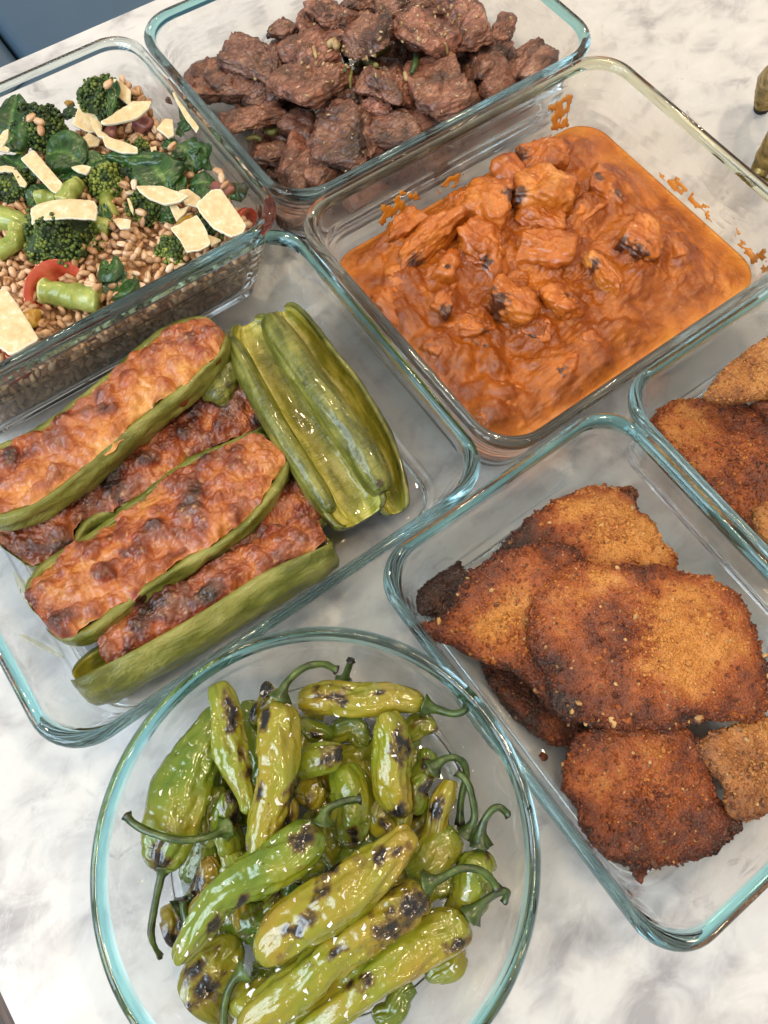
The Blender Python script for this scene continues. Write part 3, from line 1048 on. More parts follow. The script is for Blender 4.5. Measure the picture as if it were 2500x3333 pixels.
# smears and drips of sauce dried on the inner walls
def wall_smear(name, centre_along, side, z0, lw, lh, seed, dens=0.0, label=None):
    """thin film on an inner wall; side is 'far' (+y) or 'right' (+x)"""
    r = rng(seed)
    bmV, bmF = [], []
    N1, N2 = 40, 22
    grid = np.full((N1, N2), -1)
    U = np.linspace(-1, 1, N1)
    Wv = np.linspace(-1, 1, N2)
    P = np.array([[u, v, 0] for u in U for v in Wv])
    f = fbm(P * np.array([lw, lh, 1]) / 0.004 * 0.36 + seed, seed, 3) + 0.75 * (1 - np.abs(P[:, 0]) ** 3) * (1 - np.abs(P[:, 1]) ** 3) - 0.30 - dens
    def wallpt(u, v, off):
        z = z0 + v * lh / 2
        i2 = 0.0022 + 0.0040 + (0.014 - 0.004) * (1 - (z - 0.012) / (0.0555 - 0.012)) + 0.0003 + off
        s = centre_along + u * lw / 2
        if side == 'far':
            x, y = s, d / 2 - i2
        else:
            x, y = w / 2 - i2, s
        return [cx + x * ca - y * sa, cy + x * sa + y * ca, z]
    for i in range(N1):
        for j in range(N2):
            if f[i * N2 + j] > 0:
                grid[i, j] = len(bmV)
                bmV.append(wallpt(U[i], Wv[j], 0.0001 + 0.0005 * min(1, f[i * N2 + j] * 2)))
    for i in range(N1 - 1):
        for j in range(N2 - 1):
            q = [grid[i, j], grid[i + 1, j], grid[i + 1, j + 1], grid[i, j + 1]]
            if min(q) >= 0:
                bmF.append(tuple(q))
    return np.array(bmV), bmF
for k, (c_, sd, z_, lw, lh, sdens, lab) in enumerate([
    (0.074, 'far', 0.0390, 0.020, 0.022, -0.05, 'orange sauce smear high on the far glass wall by the topmost chicken'),
    (-0.048, 'far', 0.0375, 0.036, 0.018, 0.12, 'wide thin sauce smear on the far glass wall above the long chicken piece'),
    (-0.008, 'far', 0.0350, 0.030, 0.010, 0.35, 'row of small sauce drips on the far glass wall'),
    (-0.005, 'right', 0.0335, 0.060, 0.009, 0.28, 'broken line of sauce flecks along the right glass wall'),
    (-0.062, 'right', 0.0340, 0.040, 0.014, 0.30, 'pale sauce film in the right front part of the glass wall')]):
    V, F = wall_smear('sauce_smear', c_, sd, z_, lw, lh, 40 + k, sdens)
    if len(F) == 0:
        continue
    V, c0 = localise(V)
    o = link('sauce_smear', mesh_data('sauce_smear', V, F, [SAUCE], True, {'tone': np.full(len(V), 0.35)}), None, c0)
    so = o.modifiers.new('film', 'SOLIDIFY')
    so.thickness = 0.00025
    so.offset = 1.0
    tag(o, lab, 'sauce smear', 'sauce smears on the curry dish')

# a sliver of almond on the sauce
p = zC2(355, 1412, 0.0335)
D, F = ico(3)
V = D * np.array([0.0042, 0.0016, 0.0008])
V[:, 1] *= (0.55 + 0.45 * (V[:, 0] / 0.0042))
V[:, 2] += 0.0006 * (V[:, 0] / 0.0042) ** 2
al = link('almond_sliver', mesh_data('almond_sliver', V @ (rotz(0.35) @ euler(0.2, 0.15, 0)).T, F, [mat_plain('almond', (0.66, 0.47, 0.26), (0.78, 0.62, 0.40), 200, 0.5, attr=False)], True), None, p)
tag(al, 'cream coloured almond sliver lying on the curry', 'almond sliver')
# ------------------------------------------------------------------ stuffed peppers
def mat_skin(name, c1, c2, c3, rough=0.22, coat=0.35, pale=0.12):
    """cooked green pepper skin: mottled, wrinkled, oily"""
    t = NT(name)
    v = t.coord('Object')
    n = t.noise(v, 55.0, 4, 0.55, 0.3)
    f = t.math('ADD', n, t.math('MULTIPLY', t.attr('tone'), 0.5))
    c = t.ramp(f, [(0.25, c1), (0.5, c2), (0.8, c3)])
    fleck = t.ramp(t.noise(v, 420.0, 3, 0.6), [(0.60, 0.0), (0.72, 1.0)])
    c = t.mix(t.math('MULTIPLY', fleck, 0.30), c, (0.30, 0.30, 0.10))
    dk = t.ramp(t.attr('char'), [(0.5, 0.0), (0.85, 1.0)])
    c = t.mix(t.math('MULTIPLY', dk, 0.9), c, (0.035, 0.020, 0.010))
    pl = t.ramp(t.noise(v, 34.0, 5, 0.7), [(0.55, 0.0), (0.70, 1.0)])
    c = t.mix(t.math('MULTIPLY', pl, pale), c, (0.36, 0.30, 0.10))
    mw = t.n('ShaderNodeMapping')
    mw.inputs['Rotation'].default_value = (0, 0, 0.6)
    mw.inputs['Scale'].default_value = (0.5, 1.6, 1)
    t.l(v, mw.inputs['Vector'])
    b = t.bump(t.noise(mw.outputs[0], 240.0, 4, 0.6, 0.8), 0.8, 0.0014)
    b = t.bump(t.noise(v, 90.0, 3), 0.5, 0.002, b)
    return t.set(c, t.ramp(n, [(0.3, rough), (0.7, rough + 0.14)]), b, Specular_IOR_Level=0.5, Coat_Weight=coat, Coat_Roughness=0.08)
SHELL = mat_skin('green_pepper_shell', (0.105, 0.112, 0.012), (0.175, 0.180, 0.026), (0.29, 0.27, 0.065), 0.30, 0.2)
ROAST = mat_skin('roasted_pepper_skin', (0.070, 0.080, 0.009), (0.135, 0.142, 0.018), (0.24, 0.23, 0.042), 0.26, 0.4)
FLESH = mat_skin('pepper_flesh', (0.26, 0.26, 0.024), (0.46, 0.43, 0.055), (0.66, 0.60, 0.17), 0.18, 0.5, 0.4)

def mat_filling():
    t = NT('browned_cheese_filling')
    v = t.coord('Object')
    n = t.noise(v, 80.0, 5, 0.6, 0.5)
    f = t.math('ADD', t.math('MULTIPLY', n, 0.55), t.attr('brown'))
    c = t.ramp(f, [(0.08, (0.62, 0.29, 0.075)), (0.28, (0.52, 0.185, 0.042)), (0.46, (0.39, 0.105, 0.028)), (0.62, (0.21, 0.042, 0.015)), (0.80, (0.085, 0.020, 0.010)), (0.97, (0.022, 0.011, 0.009))])
    red = t.ramp(t.noise(v, 105.0, 2), [(0.62, 0.0), (0.70, 1.0)])
    c = t.mix(t.math('MULTIPLY', red, 0.4), c, (0.38, 0.055, 0.025))
    pink = t.ramp(t.noise(v, 60.0, 3), [(0.48, 0.0), (0.64, 1.0)])
    c = t.mix(t.math('MULTIPLY', pink, 0.45), c, (0.40, 0.165, 0.10))
    pb = t.ramp(t.noise(v, 240.0, 3, 0.6), [(0.60, 0.0), (0.70, 1.0)])
    c = t.mix(t.math('MULTIPLY', pb, 0.45), c, (0.62, 0.36, 0.15))
    dk = t.ramp(t.noise(v, 200.0, 4, 0.65), [(0.62, 0.0), (0.74, 1.0)])
    c = t.mix(t.math('MULTIPLY', dk, 0.6), c, (0.09, 0.022, 0.010))
    b = t.bump(t.noise(v, 380.0, 4, 0.6), 0.6, 0.0012)
    b = t.bump(t.noise(v, 1100.0, 2), 0.2, 0.0004, b)
    return t.set(c, t.ramp(t.noise(v, 170.0, 3), [(0.35, 0.22), (0.65, 0.5)]), b, Specular_IOR_Level=0.5, Coat_Weight=0.2, Coat_Roughness=0.15)
FILLING = mat_filling()

def boat_shell(C, wid, dep, th, a0, a1, roll, seed, wrinkle=0.03, n=34):
    """a half pepper: open skin with thickness th, arc from angle a0 to a1 (degrees, -90 is straight down)"""
    k = len(C)
    T, Sd, N = frames(C)
    ph = np.linspace(R(a0), R(a1), n)
    r = rng(seed)
    o = r.uniform(0, 30, 3)
    cr, sr = math.cos(roll), math.sin(roll)
    S2 = Sd * cr + N * sr
    N2 = N * cr - Sd * sr
    ring = []
    for off in (0.0, 1.0):
        w = wid[:, None] - off * th
        d = dep[:, None] - off * th
        w, d = np.maximum(w, 0.0006), np.maximum(d, 0.0006)
        X = w * np.cos(ph)[None]
        Y = d * np.sin(ph)[None]
        if off == 1.0:
            X, Y = X[:, ::-1], Y[:, ::-1]
        ring.append((X, Y))
    X = np.concatenate([ring[0][0], ring[1][0]], 1)
    Y = np.concatenate([ring[0][1], ring[1][1]], 1)
    # soften the two cut edges
    V = C[:, None] + X[..., None] * S2[:, None] + Y[..., None] * N2[:, None]
    V = V.reshape(-1, 3)
    u = np.repeat(np.linspace(0, 1, k), 2 * n)
    ctr = np.repeat(C, 2 * n, 0)
    rad = V - ctr
    l = np.linalg.norm(rad, axis=1)[:, None] + 1e-9
    ang = np.tile(np.concatenate([ph, ph[::-1]]), k)
    q = np.c_[u * 3.0, np.cos(ang) * 1.2, np.sin(ang) * 1.2] + o
    h = wrinkle * fbm(q * np.array([2.0, 3.0, 3.0]), seed, 3) + wrinkle * 0.7 * ridged(q * np.array([9.0, 2.2, 2.2]), seed + 3, 2) * 0.5
    V = V + rad / l * (h * wid.max())[:, None]
    tone = fbm(q * 2.2, seed + 8, 3)
    F = ring_faces(2 * n, k)
    F.append(tuple(range(2 * n))[::-1])
    F.append(tuple(range((k - 1) * 2 * n, k * 2 * n)))
    inner = np.tile(np.concatenate([np.zeros(n), np.ones(n)]), k)
    return V, F, tone, inner

def taper(t, p0, p1, e0=0.35, e1=0.35):
    """width along a pepper: full in the middle, e0 / e1 of it at the two ends"""
    a = e0 + (1 - e0) * np.sqrt(np.clip(1 - (1 - np.clip(t / p0, 0, 1)) ** 2, 0, 1))
    b = e1 + (1 - e1) * np.sqrt(np.clip(1 - (1 - np.clip((1 - t) / p1, 0, 1)) ** 2, 0, 1))
    return a * b

STUFFED = [
 # axis points (image x, y), z, half width m, depth m, roll deg, dome m, lift, label, burnt spots
 ([(-150, 820), (150, 700), (480, 460), (760, 250), (960, 105)], .0375, .0220, .017, 14, .0085, 'topmost stuffed pepper at the upper left with an orange cheese end', [(60, 640, 60), (480, 440, 60)], -.10, (.18, .35)),
 ([(60, 1075), (280, 860), (560, 700), (790, 545)], .0200, .0220, .014, 4, .0080, 'stuffed pepper lying between the topmost one and the middle one, deep brown', [(400, 800, 150), (330, 1060, 90)], .13, (.25, .3)),
 ([(190, 1370), (430, 1190), (720, 960), (980, 760), (1190, 590)], .0300, .0245, .016, 12, .0085, 'widest stuffed pepper in the middle of its dish with bubbled brown cheese', [(800, 590, 26), (820, 860, 50), (540, 1060, 26)], .05, (.2, .35)),
 ([(700, 620), (900, 500), (1060, 420), (1130, 360)], .0175, .0190, .013, 5, .0080, 'dark baked stuffed pepper half hidden behind the open pepper skins', [(1000, 420, 80), (1110, 500, 40)], .17, (.3, .35)),
 ([(880, 1160), (1080, 960), (1260, 870), (1400, 800)], .0170, .0190, .013, 6, .0085, 'stuffed pepper under the end of the green pepper halves, red brown', [(1230, 760, 70)], .07, (.3, .35)),
 ([(330, 1630), (560, 1500), (860, 1310), (1150, 1120), (1430, 1015)], .0220, .0180, .0165, 56, .0090, 'stuffed pepper nearest the front glass with a long bare green side', [(680, 1320, 70), (920, 1240, 55), (1210, 1110, 45)], .04, (.12, .3)),
]
STUFFED_BVH = []
for i, (pts, z, hw, dep, roll, dome, lab, spots, brown, (p0, p1)) in enumerate(STUFFED):
    k = 84
    C = catmull([zD(x, y, z) for (x, y) in pts], k)
    t = np.linspace(0, 1, k)
    C = C + frames(C)[1] * (0.0022 * np.sin(t * 5.0 + i * 2.1))[:, None]
    e0 = 0.34 if i != 5 else 0.34
    wid = hw * taper(t, p0, p1, e0, 0.30) * (1 + 0.07 * np.sin(t * 9 + i))
    dp = dep * taper(t, p0, p1, 0.6, 0.5)
    root = thing('stuffed_pepper', lab, 'stuffed pepper', C[k // 2] - np.array([0, 0, dep]), 'stuffed pepper halves')
    base = np.array(root.location)
    V, F, tone, inner = boat_shell(C, wid, dp, 0.0034, 16, -196, R(roll), 300 + i, 0.08, 30)
    V[:, 2] = np.maximum(V[:, 2], 0.0052)
    edge_y = 0.0
    ch = np.zeros(len(V))
    fm = [1 if all(inner[q] > .5 for q in f) else 0 for f in F]
    link('pepper_shell', mesh_data('pepper_shell', V - base, F, [SHELL, FLESH], True, {'tone': tone * .8, 'char': ch}, fm), root)
    # filling: a lumpy mound between the two cut edges
    m = 84
    fk = 230
    Cf = catmull(C[::6], fk)
    tf = np.linspace(0.17 if i == 5 else 0.012, 0.985, fk)
    Cf = np.array([np.interp(tf, t, C[:, j]) for j in range(3)]).T
    if i == 5:
        Cf = Cf - frames(Cf)[1] * 0.0050 + np.array([0, 0, .0030])
    T_, Sd, N = frames(Cf)
    wav = 1 + 0.10 * noise(np.c_[tf * 5 + i * 3, tf * 0, tf * 0], 8)
    fr = R(18 if i == 5 else roll)
    cr, sr = math.cos(fr), math.sin(fr)
    S2, N2 = Sd * cr + N * sr, N * cr - Sd * sr
    wf = np.interp(tf, t, wid) * 0.93
    wf = wf * wav
    if i == 5:
        wf = wf * (0.36 + 0.44 * smooth01((tf - 0.13) / 0.08))
    u = np.linspace(-1, 1, m)
    endf = smooth01(tf / 0.10) * smooth01((1 - tf) / 0.10)
    if i == 5:
        endf = smooth01((tf - 0.17) / 0.05) * smooth01((1 - tf) / 0.08)
    X = wf[:, None] * u[None]
    hd = (1 - np.abs(u) ** 2.2)[None] * dome * 0.55 * (0.25 + 0.75 * endf[:, None]) * (1 + 0.35 * noise(np.c_[tf * 9, tf * 0 + i, tf * 0], 4))[:, None] + 0.0034
    V = Cf[:, None] + X[..., None] * S2[:, None] + hd[..., None] * N2[:, None]
    V = V.reshape(-1, 3)
    NN = np.repeat(N2, m, 0)
    P = V + 3.0 * i
    rl = rng(640 + i)
    arc = np.r_[0, np.cumsum(np.linalg.norm(np.diff(Cf, axis=0), axis=1))]
    A_ = np.repeat(arc, m) + 0.0011 * fbm(P * 190, 5, 2)
    B_ = X.reshape(-1) + 0.0011 * fbm(P * 190, 6, 2)
    hwm = wf.max()
    LU = []
    for q in range(760):
        big = rl.rand()
        s_ = rl.uniform(.0008, .0022) if big < .72 else (rl.uniform(.0022, .0038) if big < .95 else rl.uniform(.0038, .0055))
        a_, b_ = rl.uniform(0, arc[-1]), rl.uniform(-1, 1) * hwm
        if noise(np.array([[a_ * 70, b_ * 70, i * 3.7]]), 12)[0] < -0.10 and s_ < .004:
            continue
        LU.append((a_, b_, s_ * rl.uniform(1, 1.5), s_, rl.uniform(0, 3.14), s_ * rl.uniform(.45, .95)))
    hl = soft_lumps(A_, B_, LU)
    lum = hl + 0.0022 * fbm(P * 60, 21 + i, 2) + 0.0011 * fbm(P * 240, 22 + i, 3) + 0.0005 * fbm(P * 700, 23 + i, 2)
    side = np.tile(np.abs(u), fk)
    fade = (1 - side ** 6)
    SS = np.repeat(S2, m, 0) * np.tile(np.sign(u) * np.abs(u) ** 3, fk)[:, None]
    V = V + NN * (lum * (0.5 + 0.5 * fade) - 0.0016 * side ** 8 * (fbm(P * 90, 47 + i, 2) > -.1))[:, None] + SS * (0.0030 * fbm(P * 75, 44 + i, 3) - 0.0008)[:, None]
    br = brown + 0.13 + 85.0 * hl + 0.34 * fbm(P * 30, 33 + i, 4) + 0.12 * fbm(P * 150, 36 + i, 3) - 0.20 * side ** 4
    for (sx, sy, sr_) in spots:
        s = np.array(zD(sx, sy, z + dome))
        dist = np.linalg.norm((V - s)[:, :2], axis=1) / (sr_ * 0.000118)
        br = br + 0.42 * np.clip(1.15 - dist, 0, 0.8)
    nV = len(V)
    under = (Cf[:, None] + (X * 0.8)[..., None] * S2[:, None] - 0.35 * (np.interp(tf, t, dp) * 1.0)[:, None, None] * N2[:, None]).reshape(-1, 3)
    F = ring_faces(m, fk, closed=False, flip=True)
    rim = [j for j in range(m)] + [r_i * m + m - 1 for r_i in range(1, fk)] + [(fk - 1) * m + j for j in range(m - 2, -1, -1)] + [r_i * m for r_i in range(fk - 2, 0, -1)]
    Vu = V[rim] * 1.0
    Vu = Vu - np.repeat(N2.mean(0)[None], len(rim), 0) * 0.006
    nr = len(rim)
    for j in range(nr):
        F.append((rim[(j + 1) % nr], rim[j], nV + j, nV + (j + 1) % nr))
    F.append(tuple(range(nV, nV + nr))[::-1])
    VV, TT = [V, Vu], [br, np.full(nr, .4)]
    fo = link('filling', mesh_data('filling', np.vstack(VV) - base, F, [FILLING], True, {'brown': np.concatenate(TT)}), root)

# two browned cheese drips hanging over the front pepper
t_ = NT('cheese_drip')
DRIP = t_.set(t_.ramp(t_.noise(t_.coord('Object'), 300.0, 3), [(0.3, (0.22, 0.06, 0.02)), (0.7, (0.45, 0.16, 0.05))]), 0.35)
for pts, lab in (([(880, 1352), (915, 1375), (935, 1405), (942, 1440)], 'longer of two brown cheese drips on the bare green pepper side'),
                 ([(790, 1400), (808, 1420), (820, 1465)], 'shorter of two brown cheese drips on the bare green pepper side')):
    C = catmull([zD(x, y, .0355 - .0035 * q) for q, (x, y) in enumerate(pts)], 14)
    V, F = tube(C, np.linspace(.0012, .0008, 14), 8)
    V, c = localise(V)
    tag(link('cheese_drip', mesh_data('cheese_drip', V, F, [DRIP], True), None, c), lab, 'cheese drip')

# roasted pepper halves without filling, on the right of the dish
def half_pepper(pts, zs, hw, dep, a0, a1, roll, seed, label, e0=0.4, e1=0.45, p0=.2, p1=.25, th=0.0030, wr=0.05, rag=0.0, charat=()):
    k = 90
    C = catmull([zD(x, y, z) for (x, y), z in zip(pts, zs)], k)
    t = np.linspace(0, 1, k)
    wid = hw * taper(t, p0, p1, e0, e1)
    dp = dep * taper(t, p0, p1, e0, e1)
    V, F, tone, inner = boat_shell(C, wid, dp, th, a0, a1, R(roll), seed, wr, 36)
    V[:, 2] = np.maximum(V[:, 2], 0.0052)
    ch = 0.75 * smooth01((fbm(V * 60, seed + 1, 3) - 0.35) / 0.25) * (1 - inner)
    for (sx, sy, sr_) in charat:
        s = np.array(zD(sx, sy, zs[0]))
        ch = np.maximum(ch, 1.2 - np.linalg.norm((V - s)[:, :2], axis=1) / (sr_ * 0.000115) + 0.3 * fbm(V * 300, 5, 2))
    root = thing('roasted_pepper_half', label, 'roasted pepper half', (C[k // 2][0], C[k // 2][1], V[:, 2].min()), 'roasted green pepper halves without filling')
    base = np.array(root.location)
    n2 = 72
    fin = [all(inner[i] > 0.5 for i in f) for f in F]
    fm = [1 if q else 0 for q in fin]
    link('skin', mesh_data('skin', V - base, F, [ROAST, FLESH], True, {'tone': tone, 'char': ch}, fm), root)
    return root, C, wid, dp
r1, C1, w1, d1 = half_pepper([(1068, 62), (1178, 275), (1314, 497), (1440, 697), (1568, 908)], [.0330, .0340, .033, .031, .028], .0165, .0115, 22, -205, -4, 701, 'open roasted pepper half showing its pale green inside with a raised seam', .45, .75, .22, .12, .003, .045)
# pale ribs and seed wall inside the open half
for s_, lab in ((-0.30, 0), (0.42, 1)):
    T_, Sd, N = frames(C1)
    Cr = C1 + Sd * (w1 * (s_ - .05))[:, None] - N * (d1 * (0.80 - 0.10 * abs(s_)))[:, None]
    V, F = tube(Cr[6:-4], 0.0011 + 0.0005 * noise(Cr[6:-4] * 200, 3), 8)
    link('rib', mesh_data('rib', V - np.array(r1.location), F, [FLESH], True, {'tone': 0.35 + 0.2 * noise(V * 200, 2), 'char': np.zeros(len(V))}), r1)
half_pepper([(1160, 50), (1274, 226), (1424, 436), (1550, 608), (1655, 800)], [.040, .0415, .041, .039, .034], .0082, .0100, 210, -30, 8, 702, 'shiny rolled pepper half lying skin side up on the open one', .35, .5, .2, .2, .003, .07, 0, [(1640, 770, 30)])
half_pepper([(1215, 8), (1335, 195), (1485, 388), (1608, 605), (1715, 885)], [.026, .028, .027, .024, .018], .0120, .0130, 20, -190, -25, 703, 'rearmost roasted pepper half with a ragged browned edge, by the right glass wall', .4, .45, .2, .3, .0028, .06)
half_pepper([(1000, 150), (1090, 330), (1200, 530), (1320, 720), (1430, 890)], [.0330, .0345, .0340, .0320, .0290], .0056, .0085, 215, -35, 10, 704, 'shiny dark green rolled pepper strip along the left side of the open half', .45, .5, .2, .2, .0028, .06)
half_pepper([(920, 420), (960, 330), (1000, 245)], [.0270, .0285, .0290], .0085, .0080, 200, -20, 0, 705, 'short curled strip of green pepper between the topmost stuffed pepper and the open half', .5, .5, .3, .3, .0024, .06)

# cooking juice on the glass floor of this dish
t = NT('pepper_juice')
JUICE = t.set((0.93, 0.88, 0.66), 0.12, t.bump(t.noise(t.coord('Object'), 160.0, 3), 0.4, 0.0006), Transmission_Weight=1.0, IOR=1.33)
def juice(name, pts, wid, label, seed):
    C = catmull([zD(x, y, .00475) for x, y in pts], 40)
    T_, Sd, N = frames(C)
    t_ = np.linspace(0, 1, 40)
    u = np.linspace(-1, 1, 13)
    w_ = wid * np.sin(np.pi * (t_ * .96 + .02)) ** .5 * (1 + .5 * noise(C * 260, seed))
    top = C[:, None] + (w_[:, None] * u[None])[..., None] * Sd[:, None] + ((1 - u ** 2)[None] * min(.0009, wid * .35) * np.sin(np.pi * (t_ * .96 + .02))[:, None] + .00012)[..., None] * np.array([0, 0, 1.0])
    bot = C[:, None] + (w_[:, None] * u[None])[..., None] * Sd[:, None]
    V = np.vstack([top.reshape(-1, 3), bot.reshape(-1, 3)])
    V[:, :2] += 0.0006 * np.stack([noise(V * np.array([400, 400, 0]), seed), noise(V * np.array([400, 400, 0]) + 9, seed)], 1)
    n_ = 40 * 13
    F = [f[::-1] for f in ring_faces(13, 40, closed=False)] + [tuple(i + n_ for i in f) for f in ring_faces(13, 40, closed=False)]
    rim = [j for j in range(13)] + [r * 13 + 12 for r in range(1, 40)] + [39 * 13 + j for j in range(11, -1, -1)] + [r * 13 for r in range(38, 0, -1)]
    F += [(rim[(j + 1) % len(rim)], rim[j], rim[j] + n_, rim[(j + 1) % len(rim)] + n_) for j in range(len(rim))]
    V, c = localise(V)
    tag(link(name, mesh_data(name, V, F, [JUICE], True), None, c), label, 'juice')
juice('juice_puddle', [(1380, 1045), (1440, 1010), (1490, 985)], .0045, 'small puddle of cooking juice beside the ends of the green pepper halves', 3)
juice('juice_smear', [(45, 1160), (110, 1270), (190, 1370)], .0024, 'wider greasy juice smear on the bare glass at the left of the dish', 4)
juice('juice_smear', [(70, 1425), (150, 1470), (260, 1530)], .0013, 'thin greasy streak on the bare glass below the wider smear', 5)
# ------------------------------------------------------------------ breaded cutlets
def mat_crumb(name, light, mid, dark, herb=1.0):
    t = NT(name)
    v = t.coord('Object')
    n = t.noise(v, 55.0, 5, 0.62, 0.3)
    f = t.math('ADD', t.math('MULTIPLY', n, 0.6), t.attr('brown'))
    c = t.ramp(f, [(0.22, light), (0.50, mid), (0.78, dark), (1.0, (0.030, 0.012, 0.009))])
    g = t.noise(v, 1300.0, 3, 0.7)
    c = t.mix(t.ramp(g, [(0.36, 0.55), (0.50, 0.0)]), c, (0.065, 0.020, 0.010))
    c = t.mix(t.ramp(g, [(0.56, 0.0), (0.70, 0.40)]), c, (0.56, 0.25, 0.085))
    # herb flecks, pepper and salt specks
    sp = t.n('ShaderNodeMapping')
    sp.inputs['Scale'].default_value = (1, 0.5, 1)
    sp.inputs['Rotation'].default_value = (0, 0, 0.8)
    t.l(v, sp.inputs['Vector'])
    he = t.ramp(t.voro(sp.outputs[0], 330.0), [(0.10, 1.0), (0.18, 0.0)])
    hm = t.ramp(t.noise(v, 130.0, 2), [(0.50, 0.0), (0.58, 1.0)])
    c = t.mix(t.math('MULTIPLY', t.math('MULTIPLY', he, hm), 0.9 * herb), c, (0.025, 0.030, 0.010))
    sa = t.ramp(t.voro(v, 520.0), [(0.07, 1.0), (0.11, 0.0)])
    sm = t.ramp(t.noise(v, 75.0, 2), [(0.55, 0.0), (0.62, 1.0)])
    c = t.mix(t.math('MULTIPLY', t.math('MULTIPLY', sa, sm), 0.8), c, (0.72, 0.60, 0.46))
    b = t.bump(t.voro(v, 900.0), 0.7, 0.0007)
    b = t.bump(g, 0.7, 0.0006, b)
    return t.set(c, t.ramp(g, [(0.35, 0.30), (0.65, 0.55)]), b, Specular_IOR_Level=0.5)
CRUMB = mat_crumb('fried_breadcrumbs', (0.62, 0.255, 0.052), (0.37, 0.088, 0.016), (0.130, 0.026, 0.009))
CRUMB_PALE = mat_crumb('pale_fried_breadcrumbs', (0.60, 0.29, 0.080), (0.43, 0.165, 0.040), (0.17, 0.055, 0.018))

